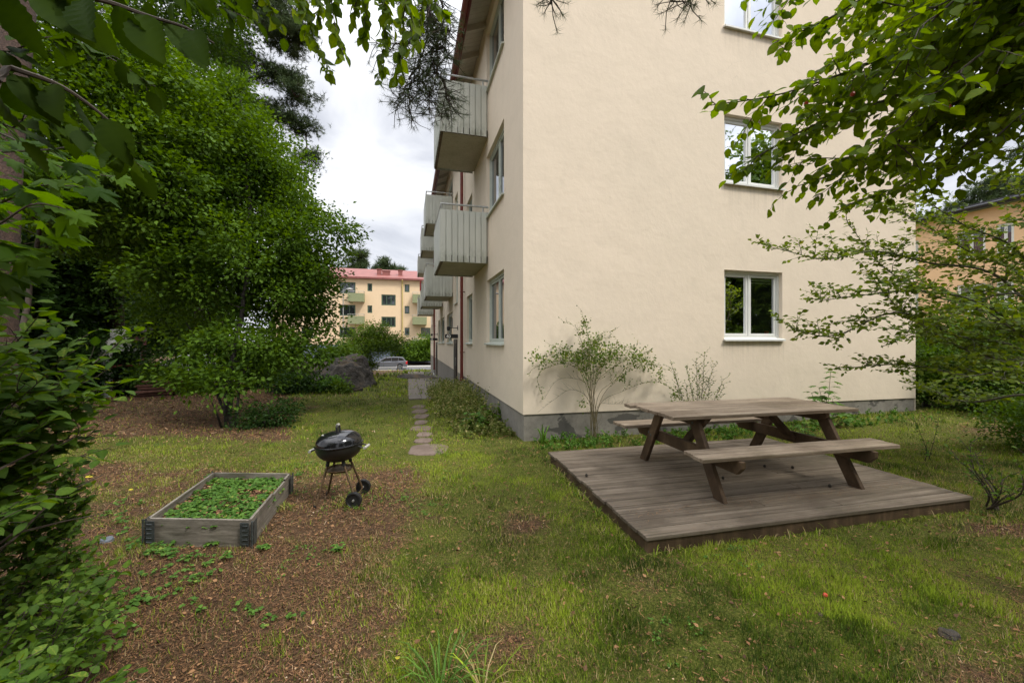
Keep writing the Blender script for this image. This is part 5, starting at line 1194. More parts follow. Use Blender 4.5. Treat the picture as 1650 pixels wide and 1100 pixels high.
# ---------------------------------------------------------------- apple shrub with grey-green limbs on the right
def apple_shrub():
    rs = np.random.RandomState(101); b = W(5.9, 4.6); b.z = 0
    root = thing('apple_tree', 'open twiggy apple tree with grey-green limbs reaching in front of the gable from the right', 'tree', b)
    mb = MB(); ms = Mass(); root_b = b+Vector((.5, .2, 0))
    hub = C(1700, 560, 4.9)
    limbs = [[(1720, 640, 5), (1690, 500, 5), (1640, 400, 5.0), (1560, 355, 5.0), (1490, 318, 5.0)], [(1715, 620, 5), (1680, 520, 5.2), (1600, 440, 5.3), (1500, 420, 5.3), (1400, 400, 5.2), (1330, 418, 5.2), (1255, 405, 5.2)],
             [(1718, 640, 5), (1650, 590, 4.9), (1560, 560, 4.9), (1450, 500, 5.0), (1390, 430, 5.1)], [(1725, 660, 5), (1640, 570, 4.8), (1540, 545, 4.8), (1440, 500, 4.9), (1350, 535, 5.0), (1275, 530, 5.1)],
             [(1715, 600, 5), (1600, 500, 4.6), (1500, 470, 4.7), (1400, 470, 4.8), (1330, 480, 4.9)], [(1718, 640, 5), (1640, 610, 4.8), (1540, 600, 5.0), (1450, 590, 5.2), (1360, 592, 5.4)],
             [(1720, 600, 5), (1700, 440, 5), (1640, 330, 5), (1600, 270, 5.1)], [(1720, 600, 5), (1640, 450, 5.5), (1560, 400, 5.6), (1460, 350, 5.6), (1400, 330, 5.6)],
             [(1716, 600, 5), (1640, 530, 4.4), (1560, 500, 4.3), (1480, 530, 4.4), (1420, 560, 4.5)],
             [(1715, 640, 5), (1640, 640, 5.2), (1550, 640, 5.6), (1470, 620, 5.8)], [(1722, 640, 5), (1680, 580, 4.2), (1600, 600, 4.2), (1520, 610, 4.3)], [(1718, 620, 5), (1640, 480, 5.0), (1540, 480, 5.2), (1430, 440, 5.4), (1370, 360, 5.5)]]
    for li, l in enumerate(limbs):
        P = [np.array(C(*q)) for q in l]; P = [P[0]]+[p+rs.normal(size=3)*.03 for p in P[1:]]
        branch(mb, ms, P, .016+.006*rs.rand(), LEAF_M, .062, rs, .60, .085, .034, .1, sub=1, per=1, start=.30, twig_r=.0032, nj=.8, tiltup=.25, grav=.02)
    t0 = C(1718, 625, 5); mb.tube([tuple(W(5.95*1.0+1.1, 4.95)), tuple((W(7.0, 4.98)+t0)/2), tuple(t0)], [.06, .05, .04], 10)
    mb.build('trunk', M['twiggrey'], root); ms.build('crown', M['leafR'], root)
apple_shrub()
# ---------------------------------------------------------------- broad tree hanging in from the top right
def top_right():
    rs = np.random.RandomState(111); b = W(4.4, 1.7); b.z = 0
    root = thing('plum_tree', 'large leafy tree hanging over the picture from the top right, with small red fruits', 'tree', b)
    mb = MB(); ms = Mass(); hub = C(1900, -150, 2.0)
    top = np.array(hub)
    ends = [[(1650, 10, 2.1), (1400, 90, 2.2), (1230, 150, 2.3), (1108, 170, 2.4)], [(1600, 60, 2.2), (1420, 150, 2.3), (1280, 200, 2.4), (1180, 255, 2.5)], [(1650, -60, 2.0), (1450, -30, 2.1), (1300, 30, 2.2), (1235, 60, 2.3)],
            [(1640, 100, 2.3), (1500, 190, 2.5), (1360, 260, 2.7), (1250, 300, 2.8)], [(1680, 120, 2.4), (1560, 230, 2.6), (1440, 290, 2.8), (1330, 330, 3.0)], [(1600, -120, 2.3), (1450, -90, 2.4), (1300, -60, 2.5), (1220, 0, 2.6)],
            [(1660, 30, 1.9), (1540, 120, 1.9), (1450, 210, 2.0), (1410, 270, 2.1)], [(1640, -40, 2.6), (1500, 20, 2.8), (1380, 60, 3.0), (1290, 110, 3.1)],
            [(1700, 60, 2.6), (1580, 130, 2.8), (1480, 160, 3.0), (1380, 200, 3.1)], [(1720, 120, 2.0), (1640, 190, 2.0), (1570, 250, 2.1), (1520, 280, 2.2)], [(1650, -100, 1.8), (1560, -20, 1.8), (1480, 60, 1.9), (1420, 130, 2.0)],
            [(1680, 200, 2.6), (1600, 210, 2.8), (1500, 240, 3.0), (1420, 240, 3.1)], [(1720, 0, 2.2), (1640, 60, 2.3), (1590, 150, 2.4), (1560, 200, 2.5)], [(1700, -80, 2.4), (1600, -30, 2.5), (1520, 30, 2.7), (1440, 30, 2.8)],
            [(1700, -20, 3.0), (1560, 60, 3.3), (1440, 90, 3.4), (1340, 160, 3.5)], [(1740, 60, 3.2), (1640, 100, 3.4), (1560, 90, 3.6), (1460, 110, 3.7)],
            [(1660, -20, 2.0), (1540, 10, 2.0), (1420, 10, 2.1), (1330, -10, 2.2)], [(1700, 40, 2.3), (1620, 90, 2.4), (1530, 80, 2.5), (1470, 120, 2.6)], [(1720, 160, 2.9), (1620, 150, 3.0), (1540, 190, 3.1), (1470, 200, 3.2)],
            [(1690, -60, 2.6), (1560, -30, 2.7), (1440, -10, 2.8), (1330, 30, 2.9)], [(1700, 80, 3.4), (1560, 130, 3.6), (1430, 150, 3.7), (1310, 190, 3.8)], [(1740, 200, 3.2), (1640, 240, 3.4), (1520, 260, 3.5), (1400, 280, 3.6)], [(1740, 140, 2.2), (1640, 140, 2.2), (1560, 130, 2.3), (1490, 150, 2.3)], [(1720, -100, 2.0), (1640, -40, 2.0), (1580, 30, 2.0), (1530, 60, 2.1)], [(1640, 120, 2.4), (1520, 190, 2.5), (1400, 250, 2.6), (1270, 255, 2.7)], [(1640, 20, 2.3), (1480, 70, 2.4), (1350, 130, 2.5), (1250, 190, 2.6)]]
    for e in ends:
        P = [top+rs.normal(size=3)*.05]+[np.array(C(q[0]+(35 if q[0] < 1450 else 0), q[1], q[2])) for q in e]
        branch(mb, ms, P, .013, LEAF_G, .066, rs, .44, .078, .034, .35, sub=1, start=.20, twig_r=.0026, nj=.55, tiltup=-.05, grav=.05)
    mb.tube([tuple(b), tuple(b+Vector((0, .05, 1.3))), tuple((b+Vector((0, 0, 1.6))+hub)/2+Vector((0, 0, .3))), tuple(hub)], [.13, .11, .09, .06], 12)
    mb.tube([tuple(b+Vector((0, .05, 1.3))), tuple(b+Vector((.4, .5, 3))), tuple(b+Vector((.6, .8, 5)))], [.09, .07, .03], 10)
    mb.build('trunk', M['twig'], root); ms.build('crown', M['leafC'], root)
    # upper crown out of the picture that shades the corner
    ms = Mass(); n = 2600; c = np.array(b)+[.5, .6, 4.8]; P = c+unit(rs.normal(size=(n, 3)))*(rs.rand(n, 1)**.4)*[2.3, 2.0, 1.2]; ax = unit(rs.normal(size=(n, 3))+[0, 0, -.3]); X, Y, N = frames(ax, rs.normal(size=(n, 3))*.5+[0, 0, 1]); ms.add(LEAF_S, P, X, Y, N, .12*rs.uniform(.7, 1.2, n), rs.rand(n)); ms.build('crown', M['leafC'], root)
    for q in ((1374, 152, 2.2), (1299, 167, 2.4), (1424, 218, 2.3), (1528, 172, 2.2), (1345, 128, 2.5), (1575, 190, 2.4), (1557, 205, 2.6)):
        mb = MB(); p = C(*q); mb.lathe([(0, -.013), (.009, -.010), (.013, 0), (.009, .010), (0, .012)], p, 12); mb.tube([tuple(p+Vector((0, 0, .012))), tuple(p+Vector((.004, 0, .035)))], .0012, 4); mb.build('fruit', M['apple'], root, smooth=True)
top_right()
# ---------------------------------------------------------------- foreground left and top: broad leaved tree and maple
def near_left():
    rs = np.random.RandomState(121); b = W(-2.3, -.4); b.z = 0
    root = thing('broad_leaved_tree', 'tree with very large dark leaves hanging close to the camera at top left', 'tree', b)
    mb = MB(); ms = Mass(); hub = C(-250, -260, 1.3)
    mb.tube([tuple(b), tuple(b+Vector((.05, .1, 1.4))), tuple(hub)], [.10, .085, .03], 12)
    br = [[(-60, -60, .75), (60, -15, .74), (160, 0, .76), (235, 25, .78), (300, 45, .80), (345, 70, .82)], [(-60, 80, .8), (20, 110, .80), (100, 140, .82), (170, 190, .86), (215, 235, .9)], [(-40, -80, 1.0), (120, -70, 1.0), (260, -45, 1.05), (400, -30, 1.1)]]
    for i, l in enumerate(br):
        P = catmull([np.array(hub)]+[np.array(C(*q)) for q in l], 6); L = np.concatenate([[0], np.cumsum(np.linalg.norm(np.diff(P, axis=0), axis=1))]); mb.tube([tuple(p) for p in P], list(np.linspace(.008, .0014, len(P))), 6)
        # leaves hang alternately below the shoot
        s = L[-1]*.35; side = 1
        while s <= L[-1]+.001:
            p = np.array([np.interp(s, L, P[:, k]) for k in range(3)]); d = unit(np.array([np.interp(min(L[-1], s+.03), L, P[:, k])-np.interp(s-.03, L, P[:, k]) for k in range(3)]))
            sd = np.cross(d, [0, 0, 1.]); ax = unit(d*.55+sd*side*.35+np.array([0, 0, -.75])+rs.normal(size=3)*.12)
            nrm = unit(-np.array([SA, CA, 0])*.8+np.array([0, 0, .45])+sd*side*.35+rs.normal(size=3)*.25)
            X, Y, N = frames(ax[None], nrm[None]); ms.add(LEAF_F, p[None]+ax*.008, X, Y, N, rs.uniform(.090, .115)*(1 if i < 2 else .8), rs.rand(1)); mb.tube([tuple(p), tuple(p+ax*.010)], .001, 4)
            side = -side; s += rs.uniform(.036, .050)
    for l in ([(-30, 160, 1.0), (60, 180, 1.0), (150, 215, 1.05), (230, 270, 1.1)], [(-40, 60, 1.2), (80, 60, 1.25), (170, 90, 1.3), (250, 140, 1.35)], [(60, -60, 1.5), (200, -30, 1.5), (320, 0, 1.55), (400, 30, 1.6)]):
        branch(mb, ms, [np.array(hub)]+[np.array(C(*q)) for q in l], .006, LEAF_F, .075, rs, .12, .06, .035, .6, start=.5, twig_r=.0016, nj=.35)
    mb.build('trunk', M['twig'], root); ms.build('crown', M['leafNear'], root, smooth=True)
near_left()
def maple_left():
    rs = np.random.RandomState(131); b = W(-3.4, 1.0); b.z = 0
    root = thing('maple_tree', 'young maple reaching in from the left edge with bright lobed leaves', 'tree', b)
    mb = MB(); ms = Mass(); hub = C(-420, 330, 1.9)
    mb.tube([tuple(b), tuple(b+Vector((.1, .2, 1.1))), tuple(hub), tuple(hub+Vector((-.1, 0, 1.6)))], [.05, .04, .03, .015], 10)
    for l in ([(-100, 250, 1.6), (0, 245, 1.6), (90, 240, 1.62), (150, 226, 1.65)], [(-100, 330, 1.5), (-10, 330, 1.5), (60, 300, 1.5), (120, 300, 1.52)], [(-100, 380, 1.4), (-20, 370, 1.35), (50, 330, 1.35), (100, 335, 1.4)], [(-90, 430, 1.5), (-20, 420, 1.4), (30, 395, 1.4), (55, 410, 1.4)],
              [(-120, 200, 1.9), (0, 215, 1.9), (100, 270, 1.9), (180, 285, 1.9)], [(-100, 300, 2.0), (0, 300, 2.0), (80, 360, 2.1), (130, 380, 2.2)], [(-120, 470, 1.6), (-40, 450, 1.5), (10, 440, 1.5)], [(-100, 200, 2.3), (40, 180, 2.3), (150, 230, 2.4), (230, 262, 2.5)]):
        P = catmull([np.array(hub)]+[np.array(C(*q)) for q in l], 6); L = np.concatenate([[0], np.cumsum(np.linalg.norm(np.diff(P, axis=0), axis=1))]); mb.tube([tuple(p) for p in P], list(np.linspace(.007, .0016, len(P))), 6)
        s = L[-1]*.30; side = 1
        while s <= L[-1]+.001:
            p = np.array([np.interp(s, L, P[:, k]) for k in range(3)]); d = unit(np.array([np.interp(min(L[-1], s+.03), L, P[:, k])-np.interp(s-.03, L, P[:, k]) for k in range(3)]))
            for sg in (side, -side):
                sd = np.cross(d, [0, 0, 1.]); st = unit(d*.5+sd*sg*.7+rs.normal(size=3)*.25); q = p+st*rs.uniform(.04, .09); mb.tube([tuple(p), tuple(q)], .0011, 4)
                ax = unit(st*.6+d*.3+np.array([0, 0, -.45])+rs.normal(size=3)*.15); nrm = np.array([0, 0, 1.])-np.array([SA, CA, 0])*.25+rs.normal(size=3)*.3
                X, Y, N = frames(ax[None], nrm[None]); ms.add(LEAF_MP, q[None], X, Y, N, rs.uniform(.075, .125), rs.rand(1))
            side = -side; s += rs.uniform(.05, .09)
    mb.build('trunk', M['twig'], root); ms.build('crown', M['leafMaple'], root)
maple_left()
def left_shrub():
    rs = np.random.RandomState(141); b = W(-3.2, 1.75); b.z = 0
    root = thing('shrub', 'big leafy shrub with broad bright leaves filling the lower left corner', 'shrub', b)
    mb = MB(); ms = Mass(); g0 = np.array(b)
    tips = [(70, 500, 2.0), (10, 470, 1.9), (110, 560, 2.1), (130, 590, 2.2), (155, 628, 2.1), (205, 540, 2.5), (150, 640, 2.0), (130, 700, 1.9), (60, 640, 1.9), (20, 560, 1.8), (90, 720, 2.0), (30, 740, 1.8), (-20, 600, 1.7), (-20, 520, 1.9), (-30, 700, 1.7), (60, 800, 1.7), (10, 830, 1.6), (-30, 860, 1.5), (110, 605, 2.4), (50, 560, 2.3), (-10, 640, 2.2), (100, 660, 2.4), (140, 730, 1.9),
            (30, 690, 2.1), (-60, 760, 1.7), (80, 600, 1.8), (150, 665, 2.2), (115, 640, 2.0), (60, 720, 1.9), (0, 690, 1.9), (140, 610, 1.9), (40, 620, 1.8), (150, 700, 2.1), (75, 680, 1.8), (20, 780, 1.8), (60, 760, 1.9), (-10, 800, 1.7), (30, 540, 2.1), (90, 540, 2.3)]
    for i, (px, py, Z) in enumerate(tips):
        e = np.array(C(px, py, Z)); r = g0+rs.normal(size=3)*[.12, .12, 0]; mid = r*.45+e*.55+np.array([0, 0, .22]); 
        branch(mb, ms, [r, r*.75+e*.25+[0, 0, .25], mid, e], .009, LEAF_G, .064 if i % 3 else .076, rs, .32, .060, .038, .12, start=.35, twig_r=.002, nj=.35, tiltup=.08, grav=.03, tint=(0, .97))
    for l in ([(20, 870, 1.6), (90, 800, 1.9), (165, 765, 2.2)], [(-10, 760, 1.6), (50, 730, 1.8), (112, 706, 2.0)], [(20, 860, 1.6), (100, 840, 1.9), (160, 828, 2.1)]):   # bare shoots
        mb.tube([tuple(g0)]+[tuple(C(*q)) for q in l], [.006, .005, .004, .002], 6)
    mb.build('stems', M['twig'], root); ms.build('foliage', M['leafShrub'], root)
    b = W(-2.0, 1.25); b.z = 0; root = thing('shrub', 'lower darker shrub with small leaves spilling over the ground at the bottom left corner', 'shrub', b)
    mb = MB(); ms = Mass(); rs = np.random.RandomState(142)
    for i in range(125):
        px, py = rs.uniform(-60, 190), rs.uniform(740, 1130); px = px if py > 860 else px*.8; Z = min(F*H/(py-547)*rs.uniform(.62, .97), 2.4)
        e = np.array(C(px, py, Z)); r = np.array([e[0]-.30+rs.normal()*.12, e[1]+rs.normal()*.15, 0]); mb_ = (r+e)/2+[0, 0, .1]
        branch(mb, ms, [r, mb_, e], .004, LEAF_G, rs.uniform(.034, .050), rs, .18, .04, .026, .1, start=.3, twig_r=.0014, nj=.6, tiltup=.1, grav=.03, tint=(0, .99))
    mb.build('stems', M['twig'], root); ms.build('foliage', M['leafShrub'], root)
left_shrub()
# branches hanging at the top centre
def top_centre():
    rs = np.random.RandomState(151); b = W(-1.6, -1.2); b.z = 0
    root = thing('lime_tree', 'tree behind the camera whose leafy twigs hang down at the top centre against the sky', 'tree', b)
    mb = MB(); ms = Mass(); hub = C(560, -420, 1.9); mb.tube([tuple(b), tuple(b+Vector((0, .1, 2.0))), tuple(b+Vector((.1, .7, 3.2))), tuple(hub)], [.12, .10, .07, .02], 12)
    for l in ([(470, -120, 2.1), (485, -20, 2.1), (505, 60, 2.12), (535, 118, 2.15)], [(530, -120, 2.0), (533, -10, 2.0), (540, 40, 2.0), (556, 88, 2.0)], [(400, -100, 2.2), (420, -20, 2.2), (440, 20, 2.2), (455, 45, 2.2)], [(600, -100, 2.3), (615, -20, 2.3), (620, 50, 2.3), (610, 125, 2.3)],
              [(640, -120, 2.2), (650, -20, 2.2), (650, 60, 2.2), (640, 125, 2.2)], [(690, -100, 2.3), (690, -30, 2.3), (700, 0, 2.3), (718, 25, 2.3)], [(570, -120, 2.4), (580, -30, 2.4), (590, 20, 2.4), (585, 60, 2.4)], [(500, -120, 2.4), (510, -30, 2.4), (515, 10, 2.4), (495, 50, 2.4)],
              [(630, -140, 2.0), (640, -60, 2.0), (655, 0, 2.0), (668, 45, 2.0)], [(440, -120, 1.9), (460, -40, 1.9), (480, 0, 1.9), (490, 20, 1.9)], [(560, -140, 2.1), (565, -60, 2.1), (575, -10, 2.1), (570, 20, 2.1)], [(660, -120, 2.5), (675, -40, 2.5), (680, 10, 2.5), (665, 80, 2.5)], [(600, -100, 2.0), (610, -40, 2.0), (622, 10, 2.0), (632, 30, 2.0)], [(380, -100, 2.4), (390, -30, 2.4), (400, 10, 2.4), (405, 30, 2.4)]):
        branch(mb, ms, [np.array(hub)]+[np.array(C(*q)) for q in l], .006, LEAF_G, .064, rs, .16, .05, .030, .8, start=.28, twig_r=.0015, nj=.8, tiltup=-.3, grav=.2)
    mb.build('trunk', M['twig'], root); ms.build('crown', M['leafC'], root)
    # hanging pine boughs
    rs = np.random.RandomState(161); b = W(.9, -2.4); b.z = 0
    root = thing('pine_tree', 'pine with a dark needle bough hanging at the top centre beside the top balcony', 'pine tree', b, 'pines')
    mb = MB(); ms = Mass(); hub = C(690, -500, 3.0); mb.tube([tuple(b), tuple(b+Vector((.05, 0, 3))), tuple(b+Vector((.1, .1, 6)))], [.17, .15, .12], 14); mb.tube([tuple(b+Vector((.08, .1, 5.2))), tuple((b+hub)/2+Vector((0, 0, 2.6))), tuple(hub)], [.06, .04, .02], 10)
    lines = [([(680, -60, 3), (690, 20, 3), (680, 90, 3), (650, 150, 3), (640, 170, 3)], 1), ([(700, -60, 3), (715, 20, 3), (705, 80, 3), (700, 130, 3), (690, 190, 3)], 1), ([(660, -60, 3.1), (668, 30, 3.1), (680, 120, 3.1), (700, 170, 3.1)], 1), ([(690, 20, 3), (700, 60, 3), (722, 95, 3)], 1),
             ([(676, 60, 3), (650, 70, 3), (610, 80, 3)], .5), ([(670, 110, 3), (660, 140, 3), (665, 195, 3)], 1), ([(700, 100, 3), (712, 130, 3), (722, 160, 3), (716, 185, 3)], 1), ([(690, -40, 2.9), (705, 40, 2.9), (726, 50, 2.9)], 1),
             ([(880, -120, 2.2), (882, -40, 2.2), (884, 10, 2.2)], .6), ([(1085, -120, 2.2), (1088, -40, 2.2), (1082, 6, 2.2)], .6), ([(1110, -120, 2.2), (1112, -40, 2.2), (1118, 2, 2.2)], .6), ([(690, -20, 3.2), (700, 50, 3.2), (690, 110, 3.2), (676, 160, 3.2)], 1), ([(672, 20, 3.1), (660, 60, 3.1), (640, 110, 3.1)], .8)]
    for l, dens in lines:
        src = [np.array(hub)] if l[0][1] < 0 else []
        P = catmull(src+[np.array(C(*q)) for q in l], 7); P = P+rs.normal(size=P.shape)*.012; mb.tube([tuple(p) for p in P], list(np.linspace(.010, .003, len(P))), 6)
        vis = [p for p in P if p[2] < C(700, -140, 3).z]
        for p in vis:
            for j in range(int(4*dens)+1):
                d = unit(rs.normal(size=3)*[1, .8, .5]+[0, 0, -.35]); e = p+d*rs.uniform(.03, .17); mb.tube([tuple(p), tuple((p+e)/2+rs.normal(size=3)*.008), tuple(e)], [.003, .0025, .0018], 4, False)
                ax, nn = d[None], rs.normal(size=(1, 3)); X, Y, N = frames(ax, nn); ms.add(needle_tuft(26, .030, 1.0, int(rs.randint(99))), e[None], X, Y, N, rs.uniform(.045, .062), rs.rand(1))
    mb.build('trunk', M['twig'], root); ms.build('crown', M['pine'], root)
top_centre()
# ---------------------------------------------------------------- climbing rose and other plants by the wall
def wallp(px, py, off): return np.array(onY(px, py, Y0-off))
def z5(x, y): return 820+x/4.342, 480+y/4.342
def rose():
    rs = np.random.RandomState(171); b = onY(958, 690, Y0-.35); b.z = 0
    root = thing('rose_bush', 'straggly climbing rose with thin arching stems against the gable wall', 'rose bush', b)
    mb = MB(); ms = Mass(); ba_ = np.array(b)
    stems = [[(575, 600), (560, 400), (550, 250), (510, 95)], [(560, 600), (520, 400), (480, 220), (385, 165)], [(590, 620), (600, 420), (640, 260), (735, 225)], [(570, 600), (490, 500), (380, 460), (240, 500), (200, 570), (240, 700)], [(560, 640), (480, 420), (330, 400), (180, 420)],
             [(600, 640), (680, 520), (790, 450), (900, 400), (1005, 370)], [(620, 700), (720, 590), (860, 500), (990, 470), (1100, 500)], [(640, 740), (800, 650), (960, 590), (1090, 600), (1190, 700)], [(590, 640), (560, 420), (600, 300), (740, 270)], [(600, 600), (700, 430), (760, 330), (800, 330)],
             [(570, 640), (440, 560), (330, 580), (250, 700)], [(560, 720), (440, 640), (330, 700), (200, 800)], [(620, 760), (720, 740), (830, 740)], [(560, 680), (500, 520), (440, 400), (290, 330)], [(600, 600), (640, 480), (720, 400), (880, 350)], [(640, 720), (760, 560), (840, 480), (1050, 460)], [(550, 600), (420, 440), (200, 480), (140, 530)]]
    for i, s in enumerate(stems):
        o0 = rs.uniform(.18, .5); P = [ba_+rs.normal(size=3)*[.035, .03, 0]]+[wallp(*z5(x, y), max(.06, o0-.07*k)) for k, (x, y) in enumerate(s)]
        dead = i in (10, 11, 12)
        branch(mb, ms, P, .0055, LEAF_S if dead else LEAF_M, .0001 if dead else .030, rs, .28, .055 if not dead else .035, .034, .1, sub=1 if not dead else 0, per=1, start=.15 if dead else .45, twig_r=.0018, nj=.9, tiltup=.35, grav=-.05, twig_every=.7, end_leaf=not dead)
    for x, y, r, n in ((560, 330, 60, 80), (600, 390, 80, 150), (520, 400, 60, 90), (470, 420, 55, 60), (360, 380, 60, 70), (400, 410, 50, 50), (200, 420, 45, 40), (250, 440, 40, 30), (700, 400, 70, 110), (760, 370, 55, 70), (860, 390, 70, 120), (930, 430, 60, 70), (980, 470, 50, 50), (520, 230, 35, 35), (530, 170, 25, 25), (620, 290, 50, 50), (790, 560, 25, 25), (1060, 540, 40, 35), (1160, 690, 30, 25), (520, 740, 30, 25), (650, 440, 60, 70), (550, 460, 50, 50)):
        c = wallp(*z5(x, y), rs.uniform(.12, .35)); rr__ = r/4.342*Y0*.97/F; n = int(n*1.5); P = c+rs.normal(size=(n, 3))*rr__*.66; P[:, 1] = np.minimum(P[:, 1], Y0-.02)
        X, Y, N = frames(unit(rs.normal(size=(n, 3))+[0, -.3, -.3]), rs.normal(size=(n, 3))*.8+[0, -.6, .8]); ms.add(LEAF_M, P, X, Y, N, rs.uniform(.026, .050, n), rs.rand(n))
        for j in range(3): q = c+rs.normal(size=3)*rr__*.5; mb.tube([tuple(c), tuple((c+q)/2+rs.normal(size=3)*.01), tuple(q)], .0016, 4)
    mb.build('stems', M['roseStem'], root); ms.build('foliage', M['leafRose'], root)
rose()
def twiggy(name, label, cat, base, tips, leaf, lmat, seed, r=.006, twig=.2, step=.08, lstep=.03, bmat='twig', tw=1.0, ls=.04, droop=.1, group=None, tpl=LEAF_M, start=.35):
    rs = np.random.RandomState(seed); root = thing(name, label, cat, base, group); mb = MB(); ms = Mass(); g0 = np.array(base)
    for t in tips:
        pl = t if isinstance(t, list) else [t]; P = [g0+rs.normal(size=3)*[.03, .03, 0]]+[np.array(q) for q in pl]
        if len(P) == 2: P.insert(1, (P[0]+P[1])/2+rs.normal(size=3)*.03)
        branch(mb, ms, P, r, tpl, leaf, rs, twig, step, lstep, droop, start=start, twig_r=r*.3, nj=.7, tiltup=.2, grav=0, twig_every=tw)
    mb.build('stems', M[bmat], root); ms.build('foliage', lmat, root); return root
b = onY(1120, 680, Y0-.45); b.z = 0
twiggy('bush', 'thin half-bare bush behind the picnic table, right of the climbing rose', 'bush', b, [wallp(*z5(x, y), .4) for x, y in ((1370, 380), (1310, 430), (1130, 440), (1240, 470), (1500, 570), (1440, 460), (1330, 490), (1500, 620), (1150, 500), (1400, 560), (1180, 640), (1240, 600))], .030, M['leafRose'], 181, .006, .24, .06, .024, start=.45)
def seedling(name, label, base, hts, lmat, seed, leaf=.13, group=None):
    rs = np.random.RandomState(seed); root = thing(name, label, 'plant', base, group); mb = MB(); ms = Mass()
    for dx, dy, h in hts:
        p0 = np.array(base)+[dx*.3, dy*.3, 0]; p1 = np.array(base)+[dx, dy, h]; mb.tube([tuple(p0), tuple((p0+p1)/2+rs.normal(size=3)*.02), tuple(p1)], [.007, .005, .003], 6)
        for k in np.linspace(.35, 1, max(3, int(h/.11))):
            p = p0+(p1-p0)*k; a = rs.uniform(0, 6.28)
            for q in (a, a+3.14):
                st = unit(np.array([math.cos(q), math.sin(q), .35])); e = p+st*.10*(1.15-k*.6); mb.tube([tuple(p), tuple(e)], .0018, 4)
                ax = unit(np.array([math.cos(q), math.sin(q), -.25])+rs.normal(size=3)*.1); X, Y, N = frames(ax[None], np.array([[0, 0, 1.]])+rs.normal(size=(1, 3))*.2); ms.add(LEAF_MP, e[None], X, Y, N, leaf*(1.2-.6*k)*rs.uniform(.8, 1.1), rs.rand(1))
    mb.build('stem', M['roseStem'], root, smooth=True); ms.build('leaves', lmat, root)
b = onY(1335, 690, Y0-.5); b.z = .03; seedling('maple_seedling', 'upright leafy seedling rising behind the right end of the picnic table', b, [(0.05, 0, .98), (-.22, 0, .72), (-.33, .05, .62), (.1, .0, .5), (.2, -.1, .35), (.15, -.2, .25)], M['leafStraw'], 191, .17)
b = gp(1310, 713); seedling('maple_seedling', 'low leafy seedling on the grass behind the right table leg', b+Vector((0, .1, 0)), [(0, 0, .3), (.15, .1, .25), (-.15, 0, .2)], M['leafStraw'], 192, .12)
b = gp(1491, 742); twiggy('sapling', 'tiny spindly sapling with two thin shoots in the grass right of the bench', 'sapling', b, [b+Vector((-.12, .05, .55)), b+Vector((.18, -.05, .62)), b+Vector((.02, 0, .22)), b+Vector((-.05, .0, .2))], .04, M['leafStraw'], 193, .004, .08, .08, .05)
b = gp(1600, 820)
def q5(x, y, Z): return np.array(C(1440+x/4.581, 640+y/4.581, Z))
twiggy('bush', 'half-dead dark-stemmed bush at the right edge beside the corner of the deck', 'bush', b, [[q5(700, 720, 3.75), q5(600, 570, 3.8), q5(500, 480, 3.85), q5(400, 400, 3.9)], [q5(700, 680, 3.75), q5(590, 520, 3.75), q5(560, 320, 3.8)], [q5(760, 700, 3.7), q5(700, 600, 3.7), q5(660, 520, 3.7)], [q5(800, 750, 3.6), q5(900, 700, 3.55), q5(1000, 600, 3.5)], [q5(790, 700, 3.6), q5(800, 620, 3.6), q5(870, 560, 3.6)], [q5(900, 740, 3.5), q5(960, 650, 3.4), q5(990, 400, 3.4)], [q5(740, 700, 3.8), q5(650, 560, 3.9), q5(600, 400, 4.0)]], .036, M['leafShrub'], 194, .010, .24, .07, .03, start=.35)
# iris by the corner
def strap(name, label, base, n, h, spread, seed, mat, w=.035, cat='plant', bend=1.0, tpl=BLADE2, group=None):
    rs = np.random.RandomState(seed); a = rs.uniform(0, 2*math.pi, n); P = np.array(base)[None]+np.stack([np.cos(a), np.sin(a), 0*a], 1)*rs.uniform(0, spread, (n, 1)); ax = unit(np.stack([np.cos(a)*bend*.4, np.sin(a)*bend*.4, np.ones(n)], 1)+rs.normal(size=(n, 3))*.12); X, Y, N = frames(ax, np.stack([np.cos(a), np.sin(a), 0*a-.2], 1))
    ms = Mass(); tv = [(x*w/.06, y, z*bend) for x, y, z in tpl[0]]; ms.add((tv, tpl[1]), P, X, Y, N, h*rs.uniform(.6, 1.1, n), rs.uniform(.2, .95, n)); return tag(ms.build(name, mat), label, cat, group)
b = onY(875, 708, Y0-.18); b.z = 0; strap('iris_plant', 'bright green iris leaves against the plinth near the building corner', b, 11, .38, .05, 201, M['leafStraw'], .06, bend=.9)
